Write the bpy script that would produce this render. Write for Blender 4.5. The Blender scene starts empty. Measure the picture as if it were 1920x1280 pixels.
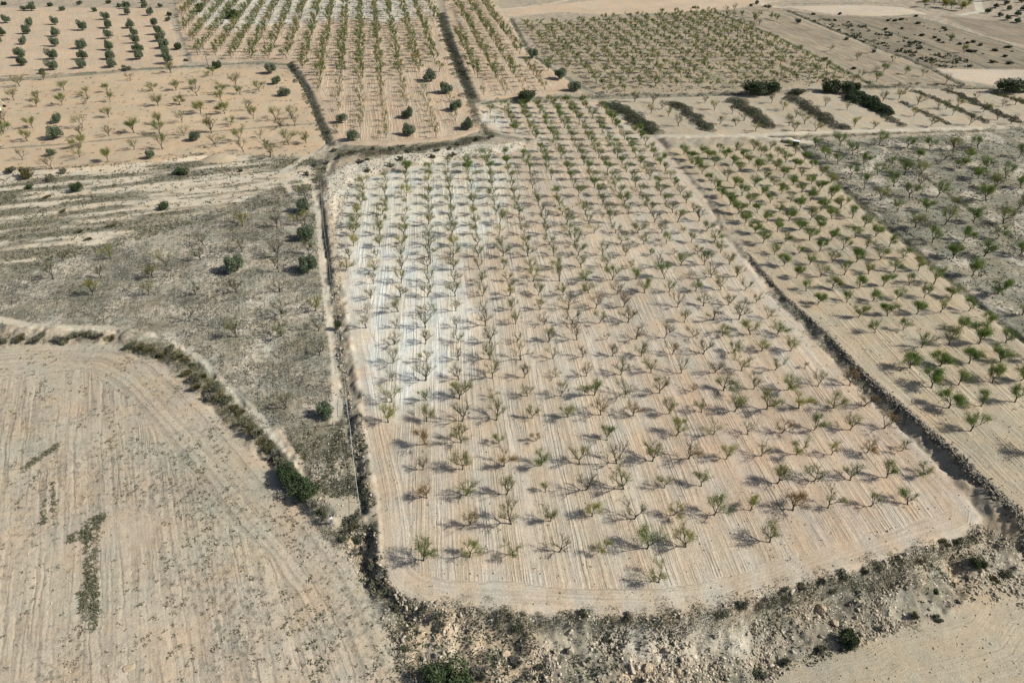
import bpy, math, random
import numpy as np
from mathutils import Vector, Matrix, Euler
R_ = math.radians
sc = bpy.context.scene
C = sc.collection

# ------------------------------------------------------------------ camera, sky, sun, exposure
CAM_H = 80.0
PITCH = math.atan(940/1280)          # below the horizon
cam = bpy.data.objects.new('camera', bpy.data.cameras.new('camera'))
C.objects.link(cam); sc.camera = cam
cam.data.lens = 24.0; cam.data.sensor_width = 36.0
cam.data.clip_start = 1.0; cam.data.clip_end = 20000
cam.location = (0, 0, CAM_H)
cam.rotation_euler = (math.pi/2 - PITCH, 0, 0)
SUN_EL = R_(37); SUN_AZ = R_(95.5)     # azimuth clockwise from +y (north)
w = bpy.data.worlds.new('World'); sc.world = w; w.use_nodes = True
nt = w.node_tree; sky = nt.nodes.new('ShaderNodeTexSky'); sky.sky_type = 'NISHITA'
sky.sun_disc = False; sky.sun_elevation = SUN_EL; sky.sun_rotation = SUN_AZ; sky.dust_density = 3.0; sky.ozone_density = .6; sky.altitude = 400
nt.links.new(sky.outputs[0], nt.nodes['Background'].inputs[0])
nt.nodes['Background'].inputs[1].default_value = 0.065
sun = bpy.data.objects.new('sun', bpy.data.lights.new('sun', 'SUN')); C.objects.link(sun)
sun.data.energy = 4.6; sun.data.angle = R_(0.53); sun.data.color = (1.0, 0.955, 0.87)
sd_ = Vector((math.sin(SUN_AZ)*math.cos(SUN_EL), math.cos(SUN_AZ)*math.cos(SUN_EL), math.sin(SUN_EL)))
sun.rotation_euler = sd_.to_track_quat('Z', 'Y').to_euler()
sun.location = (120, 0, 120)
sc.view_settings.view_transform = 'Standard'; sc.view_settings.look = 'None'
sc.view_settings.exposure = 0.23; sc.view_settings.gamma = 1

# ------------------------------------------------------------------ surveying the ground from the photograph
F = 1280.0; CP = math.cos(PITCH); SP = math.sin(PITCH)
def G(px, py, z=0.0):
    """ground point (metres) seen at a point of the 1920x1280 photograph"""
    px = np.asarray(px, float); py = np.asarray(py, float)
    u = (px-960)/F; v = (640-py)/F
    dx = u; dy = CP+v*SP; dz = -SP+v*CP
    t = (z-CAM_H)/dz
    return t*dx, t*dy
def proj(X, Y, Z=0.0):
    h = CAM_H-Z
    zf = Y*CP+h*SP; up = Y*SP-h*CP
    return 960+F*X/zf, 640-F*up/zf
def poly(pts, z=0.0):
    a = np.array(pts, float); x, y = G(a[:, 0], a[:, 1], z)
    return np.stack([x, y], 1)

def h2(ix, iy, s):
    n = (ix*374761393+iy*668265263+s*1274126177) & 0xffffffff
    n = ((n ^ (n >> 13))*1274126177) & 0xffffffff
    return ((n ^ (n >> 16)) & 0xffff)/65535.0
def vn(x, y, s=0):
    fx = np.floor(x); fy = np.floor(y); ix = fx.astype(np.int64); iy = fy.astype(np.int64)
    tx = x-fx; ty = y-fy; tx = tx*tx*(3-2*tx); ty = ty*ty*(3-2*ty)
    a = h2(ix, iy, s); b = h2(ix+1, iy, s); c = h2(ix, iy+1, s); d = h2(ix+1, iy+1, s)
    return (a*(1-tx)+b*tx)*(1-ty)+(c*(1-tx)+d*tx)*ty
def fbm(x, y, s=0, o=3):
    t = 0; a = 0.5; n = 0
    for k in range(o):
        t = t+a*vn(x*2**k+17*k, y*2**k-9*k, s+k); n += a; a *= 0.5
    return t/n
def sst(x): x = np.clip(x, 0, 1); return x*x*(3-2*x)
def seg_dist(P, X, Y, closed=False):
    """distance to polyline"""
    n = len(P); best = np.full(X.shape, 1e9)
    for k in range(n if closed else n-1):
        a = P[k]; b = P[(k+1) % n]; d = b-a; L = d@d+1e-9
        t = np.clip(((X-a[0])*d[0]+(Y-a[1])*d[1])/L, 0, 1)
        q = (X-a[0]-t*d[0])**2+(Y-a[1]-t*d[1])**2
        best = np.minimum(best, q)
    return np.sqrt(best)
def inside(P, X, Y):
    r = np.zeros(X.shape, bool); n = len(P)
    for k in range(n):
        x1, y1 = P[k]; x2, y2 = P[(k+1) % n]
        if y1 == y2: continue
        c = ((y1 > Y) != (y2 > Y)) & (X < (x2-x1)*(Y-y1)/(y2-y1)+x1)
        r ^= c
    return r
def sd_poly(P, X, Y):
    d = seg_dist(P, X, Y, True)
    return np.where(inside(P, X, Y), d, -d)

# ------------------------------------------------------------------ fields (outlines surveyed in the photograph)
# name: outline, level z, colour, furrow lean a (dx/dy), furrow amount, weeds, stones, bank width
TAN = (.482, .415, .322); ORG = (.472, .375, .268); LL = (.432, .370, .284); GREY = (.300, .272, .212)
SCR = (.30, .27, .205); ROCK = (.285, .258, .198)
FD = {}
def field(name, pts, z=0.0, col=TAN, a=None, fur=0.0, weed=0.1, stone=0.2, bw=1.0, period=5.8, head=4.0):
    FD[name] = dict(P=poly(pts, z), z=z, col=col, a=a, fur=fur, weed=weed, stone=stone, bw=bw, period=period, head=head)
field('scrub_left', [(-900, 330), (0, 322), (200, 312), (380, 292), (470, 290), (560, 297), (625, 300), (600, 345), (600, 360), (430, 400), (330, 425), (200, 465), (60, 500), (-900, 550)], z=-.2, col=SCR, weed=.75, stone=.3, bw=3)
field('far_left', [(-700, 20), (100, 14), (312, 16), (330, 70), (345, 122), (230, 132), (60, 146), (-700, 170)], z=1.2, col=ORG, a=-.516, fur=.35, weed=.08, bw=2)
field('central_far', [(320, -60), (340, 60), (362, 116), (480, 117), (548, 118), (580, 160), (603, 215), (625, 262), (660, 272), (720, 272), (850, 263), (900, 245), (893, 212), (862, 150), (838, 85), (818, 15), (808, -60)], z=1.3, col=ORG, a=-.179, fur=1.0, weed=.05, bw=2, period=8.2)
field('strip_far', [(830, -60), (836, 15), (856, 85), (880, 145), (893, 188), (970, 185), (1085, 172), (1040, 130), (990, 100), (962, 45), (930, 10), (920, -60)], z=1.3, col=ORG, a=-.17, fur=.9, weed=.1, bw=1.5, period=8)
field('grey_green', [(968, 42), (1060, 42), (1150, 34), (1300, 20), (1345, 22), (1440, 62), (1530, 105), (1636, 158), (1500, 163), (1390, 168), (1130, 178), (1080, 150), (1010, 100)], z=1.0, col=(.36, .305, .215), a=-.19, fur=.8, weed=.4, bw=1.5)
field('strip_right_far', [(1352, 20), (1400, 10), (1470, 14), (1540, 50), (1640, 95), (1740, 130), (1805, 158), (1650, 160), (1540, 105), (1450, 62)], z=1.0, col=(.325, .275, .20), a=-.21, fur=1.2, weed=.2, bw=1.5)  # brown soil, darkened further so its colour carries a cloud shadow
field('bush_field', [(1485, 20), (1560, 30), (1640, 34), (1720, 32), (1800, 55), (1960, 108), (1960, 131), (1850, 129), (1750, 128), (1680, 100), (1560, 50)], z=1.0, col=(.255, .22, .16), a=-.21, fur=1.3, weed=.3, bw=1.5)  # cloud shadow painted in as darker soil, on top of its own brown
field('plain_strip', [(1465, 12), (1620, 10), (1690, 14), (1740, 27), (1640, 31), (1560, 27)], z=1.2, col=TAN, weed=.03, stone=0, bw=1)
field('plain_far_right', [(1745, 128), (1960, 133), (1960, 160), (1860, 160), (1800, 150)], z=1.0, col=TAN, weed=.08, stone=0, bw=1)
field('plain_top', [(935, 18), (1040, 8), (1240, -10), (1460, 2), (1380, 16), (1290, 22), (1130, 28), (1050, 22), (955, 32)], z=1.2, col=ORG, weed=.03, stone=0, bw=1)
field('plain_grey_right', [(1760, 30), (1960, 45), (1960, 96), (1850, 68)], z=1.0, col=(.27, .228, .17), a=-.21, fur=1.2, weed=.15, stone=0, bw=1)  # soil tone includes painted cloud shade; no cloud object casts it
field('terraces', [(905, 222), (950, 193), (1100, 188), (1280, 180), (1500, 177), (1700, 167), (2100, 164), (2100, 236), (1920, 236), (1500, 247), (1400, 250), (1240, 258), (1100, 250), (990, 262), (930, 244)], z=.4, col=(.405, .352, .262), a=-.19, fur=.5, weed=.22, bw=2)
field('left_mid', [(-700, 178), (0, 152), (150, 142), (330, 130), (500, 126), (545, 132), (572, 165), (592, 215), (612, 268), (585, 290), (500, 292), (400, 288), (300, 302), (100, 318), (0, 320), (-700, 345)], z=.5, col=(.455, .358, .245), weed=.14, stone=.15, bw=1.5)
field('fallow_left', [(-900, 540), (60, 490), (200, 455), (330, 412), (430, 386), (520, 350), (585, 345), (600, 400), (612, 520), (628, 650), (650, 790), (650, 800), (500, 800), (440, 735), (350, 655), (280, 618), (80, 612), (-900, 600)], z=-.5, col=(.355, .325, .255), a=-.35, fur=.5, weed=.85, stone=.4, bw=2)
field('triangle_left', [(530, 800), (640, 800), (665, 880), (685, 965), (640, 975), (600, 945), (575, 880)], z=-.6, col=(.26, .235, .18), weed=.95, stone=.3, bw=1.5)
field('lower_left', [(-900, 655), (0, 652), (100, 645), (230, 645), (300, 675), (352, 722), (420, 790), (490, 865), (540, 925), (600, 985), (660, 1055), (712, 1140), (750, 1230), (775, 1340), (800, 1600), (-900, 1600)], z=-.9, col=LL, a=-.50, fur=.85, weed=.45, stone=.4, bw=2.5, period=4.2, head=9)
field('fallow_right', [(1490, 262), (1560, 262), (1700, 256), (1920, 246), (2400, 225), (2700, 700), (1990, 690), (1860, 585), (1700, 450), (1600, 365), (1520, 295)], z=.3, col=(.30, .283, .218), a=-.16, fur=.3, weed=.85, stone=.3, bw=1.5)
field('green_orchard', [(1262, 276), (1480, 264), (1512, 292), (1600, 372), (1700, 460), (1850, 584), (2000, 705), (2600, 1300), (2200, 1300), (1960, 1010), (1934, 990), (1868, 930), (1818, 884), (1796, 858), (1762, 830), (1717, 787), (1672, 750), (1632, 712), (1598, 676), (1567, 642), (1526, 602), (1476, 556), (1440, 512), (1413, 478), (1370, 430), (1352, 383), (1298, 322), (1254, 276)], z=.9, col=(.425, .362, .262), a=-.127, fur=.8, weed=.12, stone=.2, bw=1.3)
field('main', [(634, 400), (640, 365), (665, 342), (720, 325), (800, 308), (870, 296), (985, 282), (990, 262), (950, 250), (905, 235), (908, 205), (960, 195), (1120, 192), (1200, 245), (1235, 265), (1278, 318), (1328, 380), (1350, 430), (1392, 480), (1420, 514), (1455, 560), (1502, 606), (1540, 648), (1572, 684), (1604, 722), (1644, 762), (1688, 802), (1730, 842), (1762, 874), (1806, 920), (1838, 965), (1832, 990), (1800, 1008), (1740, 1025), (1680, 1045), (1600, 1068), (1500, 1098), (1400, 1130), (1320, 1150), (1240, 1156), (1130, 1155), (1000, 1148), (900, 1142), (820, 1135), (760, 1118), (728, 1092), (715, 1060), (712, 1000), (706, 930), (694, 870), (684, 820), (676, 740), (662, 660), (652, 600), (642, 530), (634, 460)], z=0, col=TAN, a=-.105, fur=.68, weed=.04, stone=.35, bw=2.2, period=5.9)
field('lower_right', [(1380, 1300), (1407, 1280), (1440, 1258), (1493, 1236), (1557, 1213), (1610, 1203), (1640, 1183), (1723, 1163), (1793, 1143), (1820, 1106), (1920, 1073), (2300, 1000), (2300, 1700), (1300, 1700)], z=-3.2, col=(.40, .352, .262), a=-.1, fur=.45, weed=.03, stone=.35, bw=8, head=60)
BANK_ZONE = poly([(628, 990), (690, 985), (706, 1000), (715, 1060), (760, 1118), (900, 1142), (1240, 1156), (1500, 1098), (1800, 1008), (1845, 975), (1905, 995), (1960, 1040), (2060, 1120), (1920, 1120), (1820, 1106), (1640, 1183), (1493, 1236), (1380, 1300), (1300, 1700), (800, 1600), (775, 1340), (712, 1140), (660, 1055)])
WHITE1 = poly([(640, 470), (700, 440), (775, 470), (850, 500), (890, 590), (860, 690), (800, 745), (740, 765), (690, 700), (655, 560)])
WHITE2 = poly([(625, 420), (650, 350), (720, 320), (950, 295), (960, 380), (900, 470), (800, 480), (690, 450), (640, 470)])
WHITE3 = poly([(360, 40), (360, -60), (800, -60), (820, 20), (760, 48), (650, 40), (520, 52), (430, 62)], 1.3)
WHITE4 = poly([(1130, 1170), (1300, 1165), (1440, 1180), (1400, 1215), (1250, 1235), (1120, 1210)], -1)
WHITE5 = poly([(895, 205), (930, 210), (960, 235), (925, 245), (900, 232)])
WHITE6 = poly([(612, 380), (605, 340), (640, 318), (720, 298), (800, 285), (980, 270), (985, 283), (860, 297), (730, 318), (660, 342), (640, 380), (630, 420)])
RUST = poly([(1180, 700), (1450, 640), (1700, 790), (1820, 930), (1600, 1020), (1250, 960)])
# tracks, ditches and weedy lines: outline, width, colour, weeds, dip
TRK = (.47, .425, .335); WEEDL = (.215, .205, .15)
LINES = [
 ('track', [(-200, 580), (0, 600), (70, 615), (200, 618), (285, 630), (340, 655), (395, 703), (440, 750), (490, 792), (520, 840), (560, 890), (600, 935)], 1.0, TRK, 0, -.05, -.7),
 ('track', [(350, 662), (395, 703), (440, 750), (480, 785)], 1.4, (.47, .435, .35), 0, -.05, -.7),
 ('track', [(540, 330), (590, 345), (598, 400), (607, 500), (618, 580), (629, 670), (636, 740), (628, 790)], .95, (.53, .475, .375), 0, -.05, -.5),
 ('track', [(610, 272), (612, 285), (570, 296), (532, 318), (530, 335), (552, 365)], 1.0, TRK, 0, 0, 0),
 ('track', [(595, 945), (625, 958), (650, 948)], 2.0, (.44, .39, .29), 0, 0, -.6),
 ('track', [(1120, 252), (1200, 256), (1300, 259), (1450, 254), (1700, 246), (1920, 240), (2300, 228)], 2.0, (.48, .435, .345), 0, 0, .2),
 ('track', [(1380, 258), (1440, 262), (1520, 268)], 1.6, (.48, .435, .345), 0, 0, .2),
 ('track', [(938, 18), (980, 14), (1040, 6), (1100, -10)], 2.0, (.47, .41, .31), 0, 0, 1.2),
 ('track', [(1420, 0), (1440, 12), (1470, 14)], 2.0, (.47, .41, .31), 0, 0, 1.2),
 ('track', [(1826, -20), (1832, 0), (1838, 22), (1800, 28)], 2.2, (.46, .43, .35), 0, 0, 1.2),
 ('weeds', [(-700, 172), (0, 150), (60, 146), (230, 133), (345, 125), (480, 118), (540, 122), (560, 140), (585, 185), (600, 225), (622, 272)], 1.3, WEEDL, .9, -.4, .8),
 ('weeds', [(0, 278), (120, 270), (240, 258), (400, 246), (520, 236), (595, 230)], .7, WEEDL, .8, -.2, .5),
 ('weeds', [(826, 25), (842, 80), (868, 145), (888, 190)], 2.3, (.20, .195, .145), .9, -.5, 1),
 ('weeds', [(960, 40), (990, 98), (1050, 140), (1095, 165), (1125, 180)], 1.2, WEEDL, .8, -.3, 1),
 ('weeds', [(1160, 38), (1240, 80), (1300, 120), (1380, 166)], .6, (.2, .22, .12), .6, 0, 1),
 ('weeds', [(1300, 22), (1345, 24), (1440, 62), (1530, 105), (1645, 162)], 1.0, (.17, .19, .10), .8, -.2, 1),
 ('weeds', [(1290, 118), (1345, 152), (1385, 172)], .9, WEEDL, .6, -.1, 1),
 ('weeds', [(1470, 18), (1560, 55), (1650, 90), (1750, 130), (1800, 158)], 1.5, WEEDL, .8, -.3, 1),
 ('weeds', [(1600, 40), (1680, 65), (1760, 92), (1850, 128)], 1.0, WEEDL, .7, -.3, 1),
 ('weeds', [(1710, 30), (1780, 50), (1860, 75), (1940, 100)], 1.0, WEEDL, .7, -.3, 1),
 ('weeds', [(1560, 32), (1650, 33), (1720, 28)], .9, WEEDL, .7, 0, 1),
 ('weeds', [(1460, 8), (1600, 6), (1690, 6), (1740, 18)], .9, WEEDL, .7, 0, 1),
 ('weeds', [(1700, 128), (1850, 130), (1960, 130)], .7, (.24, .22, .17), .6, 0, 1),
 ('weeds', [(905, 196), (960, 188), (1100, 184), (1300, 178), (1500, 172), (1700, 163), (1960, 166)], 1.2, WEEDL, .8, -.2, .6),
 ('weeds', [(1440, 260), (1560, 258), (1700, 252), (1920, 244)], .9, (.25, .24, .18), .7, -.5, .2),
 ('weeds', [(1500, 272), (1540, 312), (1640, 402), (1740, 486), (1860, 588), (1960, 668)], .9, (.19, .19, .13), .9, -.3, .6),
 ('weeds', [(1665, 278), (1747, 343), (1800, 380), (1863, 423), (1940, 480)], .8, (.17, .165, .12), .9, -.2, .3),
 ('weeds', [(640, 276), (720, 280), (850, 268), (905, 250), (985, 262)], 1.6, WEEDL, .8, -.1, .9),
 ('ditch', [(618, 270), (605, 330), (600, 350), (606, 420), (618, 520), (628, 600), (640, 700), (652, 790), (668, 880), (684, 965)], .6, (.24, .225, .17), .7, -.15, -.5),
 ('ditch', [(240, 622), (300, 645), (360, 680), (400, 720), (460, 790), (510, 850), (570, 915), (615, 965)], 1.0, (.24, .23, .17), .7, -.2, -.9),
]
LINES = [(k, poly(p, z), wd, c, wv, dp) for (k, p, wd, c, wv, dp, z) in LINES]
WALL_LINE = poly([(1245, 270), (1290, 322), (1343, 383), (1357, 430), (1400, 478), (1427, 512), (1463, 556), (1513, 602), (1553, 642), (1583, 676), (1616, 712), (1656, 750), (1700, 787), (1745, 830), (1778, 858), (1800, 884), (1850, 930), (1915, 990), (2060, 1130)])

def zfun(X, Y, detail=True):
    X = np.asarray(X, float); Y = np.asarray(Y, float)
    z = np.full(X.shape, .4) + .6*sst((Y-150)/100)
    # left side lies lower, the lower bank drops away
    z = z-.75*sst((160-Y)/60)*sst((10-X)/20)
    cover = np.zeros(X.shape)
    b = sd_poly(BANK_ZONE, X, Y); t = sst((b+2)/4); z = z*(1-t)+t*(-1.8)
    for n, f in FD.items():
        P = f['P']; m = (X > P[:, 0].min()-12) & (X < P[:, 0].max()+12) & (Y > P[:, 1].min()-12) & (Y < P[:, 1].max()+12)
        if not m.any(): continue
        s = sd_poly(P, X[m], Y[m])
        t = sst((s+f['bw'])/f['bw'])
        lvl = f['z']
        if n == 'green_orchard': lvl = .15+.85*sst((170-Y[m])/110)
        if n == 'lower_left': lvl = lvl-.2*sst((90-Y[m])/60)
        z[m] = z[m]*(1-t)+t*lvl
        cover[m] = np.maximum(cover[m], sst((s+.6)/1.2))
    for k, P, wd, c, wv, dp in LINES:
        if dp == 0: continue
        m = (X > P[:, 0].min()-6) & (X < P[:, 0].max()+6) & (Y > P[:, 1].min()-6) & (Y < P[:, 1].max()+6)
        if not m.any(): continue
        d = seg_dist(P, X[m], Y[m]); z[m] += dp*sst(1.4-d/wd)
    z = z+.35*(fbm(X/38, Y/38, 5, 2)-.5)
    if detail:
        rough = 1-cover
        near = sst((230-Y)/120)
        z = z+rough*((fbm(X/3.1, Y/3.1, 11, 3)-.5)*1.9*(.35+.65*near)+(fbm(X/.9, Y/.9, 14, 2)-.5)*.45*near)
        z = z+.10*(fbm(X/2.2, Y/2.2, 21, 2)-.5)
    return z
def place(px, py):
    px = np.atleast_1d(np.asarray(px, float)); py = np.atleast_1d(np.asarray(py, float))
    z = np.zeros(px.shape)
    for _ in range(7):
        x, y = G(px, py, z); z = .5*z+.5*zfun(x, y)
    x, y = G(px, py, z)
    return x, y, zfun(x, y)

# ------------------------------------------------------------------ materials
def mat(name):
    m = bpy.data.materials.new(name); m.use_nodes = True
    return m, m.node_tree, m.node_tree.nodes['Principled BSDF']
def N(nt, t, **k):
    n = nt.nodes.new(t)
    for a, b in k.items(): setattr(n, a, b)
    return n
def ramp(nt, stops, interp='LINEAR'):
    n = nt.nodes.new('ShaderNodeValToRGB'); n.color_ramp.interpolation = interp
    while len(n.color_ramp.elements) < len(stops): n.color_ramp.elements.new(.5)
    for e, (p, c) in zip(n.color_ramp.elements, stops):
        e.position = p; e.color = (*c, 1) if len(c) == 3 else c
    return n
def noise(nt, vec, scale, detail=3, rough=.55):
    n = nt.nodes.new('ShaderNodeTexNoise'); n.inputs['Scale'].default_value = scale
    n.inputs['Detail'].default_value = detail; n.inputs['Roughness'].default_value = rough
    if vec is not None: nt.links.new(vec, n.inputs['Vector'])
    return n
def mth(nt, op, a, b=None, clamp=False):
    n = nt.nodes.new('ShaderNodeMath'); n.operation = op; n.use_clamp = clamp
    for i, v in enumerate((a, b)):
        if v is None: continue
        if hasattr(v, 'links'): nt.links.new(v, n.inputs[i])
        else: n.inputs[i].default_value = v
    return n.outputs[0]
def mix(nt, fac, a, b, blend='MIX'):
    n = nt.nodes.new('ShaderNodeMix'); n.data_type = 'RGBA'; n.blend_type = blend; n.clamp_factor = True
    for s, v in ((n.inputs['Factor'], fac), (n.inputs['A'], a), (n.inputs['B'], b)) if False else ((n.inputs[0], fac), (n.inputs[6], a), (n.inputs[7], b)):
        if hasattr(v, 'links'): nt.links.new(v, s)
        elif isinstance(v, (int, float)): s.default_value = v
        else: s.default_value = (*v, 1)
    return n.outputs[2]

def ground_material():
    m, nt, bs = mat('ground_soil')
    L = nt.links.new
    bs.inputs['Roughness'].default_value = .95; bs.inputs['Specular IOR Level'].default_value = .15
    geo = N(nt, 'ShaderNodeNewGeometry').outputs['Position']
    base = N(nt, 'ShaderNodeAttribute', attribute_name='soil').outputs['Color']
    msk = N(nt, 'ShaderNodeAttribute', attribute_name='mask').outputs['Color']
    rc = N(nt, 'ShaderNodeAttribute', attribute_name='rows').outputs['Vector']
    sep = N(nt, 'ShaderNodeSeparateColor'); L(msk, sep.inputs[0]); fur, weed, stone = sep.outputs
    wbn = noise(nt, geo, .5, 3, .6).outputs['Color']
    wb = N(nt, 'ShaderNodeVectorMath', operation='MULTIPLY_ADD'); L(wbn, wb.inputs[0]); wb.inputs[1].default_value = (.35, 0, 0); L(rc, wb.inputs[2])
    mp = N(nt, 'ShaderNodeMapping'); mp.inputs['Scale'].default_value = (1, .03, 1); L(wb.outputs[0], mp.inputs[0])
    s0 = noise(nt, mp.outputs[0], 1.15, 2, .6).outputs[0]
    rid = mth(nt, 'ABSOLUTE', mth(nt, 'SUBTRACT', s0, .5))
    s1a = mth(nt, 'MINIMUM', mth(nt, 'MULTIPLY', rid, 9.0), 1.0)             # narrow dark plough lines
    brk = noise(nt, geo, .55, 3, .6).outputs[0]
    s1 = mth(nt, 'ADD', mth(nt, 'MULTIPLY', s1a, .42), mth(nt, 'ADD', .12, mth(nt, 'MULTIPLY', brk, .2)))
    s2 = noise(nt, mp.outputs[0], .42, 2, .5).outputs[0]           # tractor bands
    # macro and fine variation of the soil
    n1 = noise(nt, geo, .06, 4, .6).outputs[0]; n2 = noise(nt, geo, .9, 4, .65).outputs[0]; n3 = noise(nt, geo, 4.2, 4, .8).outputs[0]
    v = mth(nt, 'ADD', mth(nt, 'MULTIPLY', mth(nt, 'SUBTRACT', n1, .5), .40), mth(nt, 'MULTIPLY', mth(nt, 'SUBTRACT', n2, .5), .42))
    v = mth(nt, 'ADD', v, mth(nt, 'MULTIPLY', mth(nt, 'SUBTRACT', n3, .5), 1.15))
    mpl = N(nt, 'ShaderNodeMapping'); mpl.inputs['Scale'].default_value = (1, .25, 1); L(rc, mpl.inputs[0])
    fd = noise(nt, mpl.outputs[0], .35, 3, .6).outputs[0]
    fur = mth(nt, 'MULTIPLY', fur, mth(nt, 'MULTIPLY', mth(nt, 'SUBTRACT', fd, .30), 2.8, True))
    f1 = mth(nt, 'MULTIPLY', mth(nt, 'MULTIPLY', mth(nt, 'SUBTRACT', s1, .55), .95), fur)
    f2 = mth(nt, 'MULTIPLY', mth(nt, 'MULTIPLY', mth(nt, 'SUBTRACT', s2, .5), .40), fur)
    v = mth(nt, 'ADD', mth(nt, 'ADD', v, mth(nt, 'ADD', f1, f2)), 1.0)
    v = mth(nt, 'MAXIMUM', v, .35)
    vv = N(nt, 'ShaderNodeCombineColor'); [L(v, vv.inputs[i]) for i in range(3)]
    col = mix(nt, 1.0, base, vv.outputs[0], 'MULTIPLY')
    # redder and paler patches of soil
    hn = noise(nt, geo, .16, 4, .65).outputs[0]
    hr = ramp(nt, [(.30, (.90, .97, 1.02)), (.5, (1, 1, 1)), (.72, (1.08, .99, .90))]); L(hn, hr.inputs[0])
    col = mix(nt, 1.0, col, hr.outputs[0], 'MULTIPLY')
    # dry weeds mottling
    wn = noise(nt, geo, 1.1, 6, .8).outputs[0]
    wf = mth(nt, 'ADD', mth(nt, 'MULTIPLY', mth(nt, 'SUBTRACT', wn, .60), 7.5), mth(nt, 'MULTIPLY', weed, 1.25), True)
    wf = mth(nt, 'MULTIPLY', wf, mth(nt, 'MINIMUM', mth(nt, 'MULTIPLY', weed, 1.6), .85))
    wc = ramp(nt, [(.3, (.090, .090, .068)), (.55, (.16, .152, .115)), (.8, (.265, .25, .19))]); L(n3, wc.inputs[0])
    col = mix(nt, wf, col, wc.outputs[0])
    # bright limestone chips
    vo = N(nt, 'ShaderNodeTexVoronoi'); vo.inputs['Scale'].default_value = 2.6; L(geo, vo.inputs['Vector'])
    d = mth(nt, 'LESS_THAN', vo.outputs['Distance'], mth(nt, 'MULTIPLY', stone, .30))
    sp = N(nt, 'ShaderNodeSeparateColor'); L(vo.outputs['Color'], sp.inputs[0])
    d = mth(nt, 'MULTIPLY', d, mth(nt, 'LESS_THAN', sp.outputs[0], .35))
    col = mix(nt, d, col, (.60, .57, .50))
    L(col, bs.inputs['Base Color'])
    hgt = mth(nt, 'ADD', mth(nt, 'MULTIPLY', mth(nt, 'MULTIPLY', s1, fur), 1.3), mth(nt, 'ADD', mth(nt, 'MULTIPLY', n3, .22), mth(nt, 'MULTIPLY', n2, .35)))
    hgt = mth(nt, 'ADD', hgt, mth(nt, 'MULTIPLY', wf, .15))
    bp = N(nt, 'ShaderNodeBump'); bp.inputs['Strength'].default_value = .7; bp.inputs['Distance'].default_value = .30
    L(hgt, bp.inputs['Height']); L(bp.outputs[0], bs.inputs['Normal'])
    return m

def leaf_material(name, stops, rough=.6, trans=.35):
    m, nt, bs = mat(name)
    g = N(nt, 'ShaderNodeNewGeometry'); oi = N(nt, 'ShaderNodeObjectInfo')
    f = mth(nt, 'ADD', mth(nt, 'MULTIPLY', g.outputs['Random Per Island'], .6), mth(nt, 'MULTIPLY', oi.outputs['Random'], .4))
    r = ramp(nt, stops); nt.links.new(f, r.inputs[0]); nt.links.new(r.outputs[0], bs.inputs['Base Color'])
    bs.inputs['Roughness'].default_value = rough; bs.inputs['Specular IOR Level'].default_value = .25
    tr = N(nt, 'ShaderNodeBsdfTranslucent'); nt.links.new(r.outputs[0], tr.inputs[0])
    mx = N(nt, 'ShaderNodeMixShader'); mx.inputs[0].default_value = trans
    nt.links.new(bs.outputs[0], mx.inputs[1]); nt.links.new(tr.outputs[0], mx.inputs[2])
    nt.links.new(mx.outputs[0], nt.nodes['Material Output'].inputs[0])
    return m
def rough_material(name, c1, c2, scale=6, rough=.9, bump=.3, island=False):
    m, nt, bs = mat(name)
    tc = N(nt, 'ShaderNodeNewGeometry')
    n = noise(nt, tc.outputs['Position'], scale, 4, .65).outputs[0]
    if island: n = mth(nt, 'ADD', mth(nt, 'MULTIPLY', n, .4), mth(nt, 'MULTIPLY', tc.outputs['Random Per Island'], .6))
    r = ramp(nt, [(.25, c1), (.75, c2)]); nt.links.new(n, r.inputs[0]); nt.links.new(r.outputs[0], bs.inputs['Base Color'])
    bs.inputs['Roughness'].default_value = rough; bs.inputs['Specular IOR Level'].default_value = .2
    b = N(nt, 'ShaderNodeBump'); b.inputs['Strength'].default_value = bump; b.inputs['Distance'].default_value = .05
    nt.links.new(n, b.inputs['Height']); nt.links.new(b.outputs[0], bs.inputs['Normal'])
    return m
M = {}
M['ground'] = ground_material()
M['bark'] = rough_material('almond_bark', (.030, .025, .020), (.085, .072, .058), 14)
M['bark_grey'] = rough_material('grey_bark', (.10, .09, .075), (.20, .18, .15), 14)
M['leaf_green'] = leaf_material('almond_leaf_green', [(.1, (.09, .155, .028)), (.55, (.15, .225, .045)), (.95, (.26, .31, .08))])
M['leaf_olive'] = leaf_material('almond_leaf_olive', [(.1, (.16, .18, .06)), (.55, (.25, .27, .095)), (.95, (.38, .36, .14))])
M['leaf_yellow'] = leaf_material('almond_leaf_yellow', [(.1, (.23, .25, .055)), (.6, (.36, .35, .08)), (.95, (.50, .43, .11))])
M['leaf_rust'] = leaf_material('almond_leaf_rust', [(.1, (.25, .20, .08)), (.6, (.34, .23, .11)), (.95, (.42, .26, .14))])
M['leaf_green_far'] = leaf_material('far_leaf_green', [(.1, (.10, .145, .045)), (.55, (.155, .20, .068)), (.95, (.24, .26, .10))])
M['leaf_olive_far'] = leaf_material('far_leaf_olive', [(.1, (.15, .17, .06)), (.55, (.22, .23, .09)), (.95, (.31, .30, .13))])
M['leaf_yellow_far'] = leaf_material('far_leaf_yellow', [(.1, (.19, .175, .06)), (.6, (.28, .24, .08)), (.95, (.36, .28, .10))])
M['leaf_olivetree'] = leaf_material('olive_leaf', [(.1, (.070, .100, .052)), (.6, (.118, .155, .09)), (.95, (.19, .225, .15))], .5, .1)
M['leaf_dark'] = leaf_material('lentisk_leaf', [(.1, (.038, .060, .026)), (.6, (.064, .092, .038)), (.95, (.115, .145, .065))], .55, .1)
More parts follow.
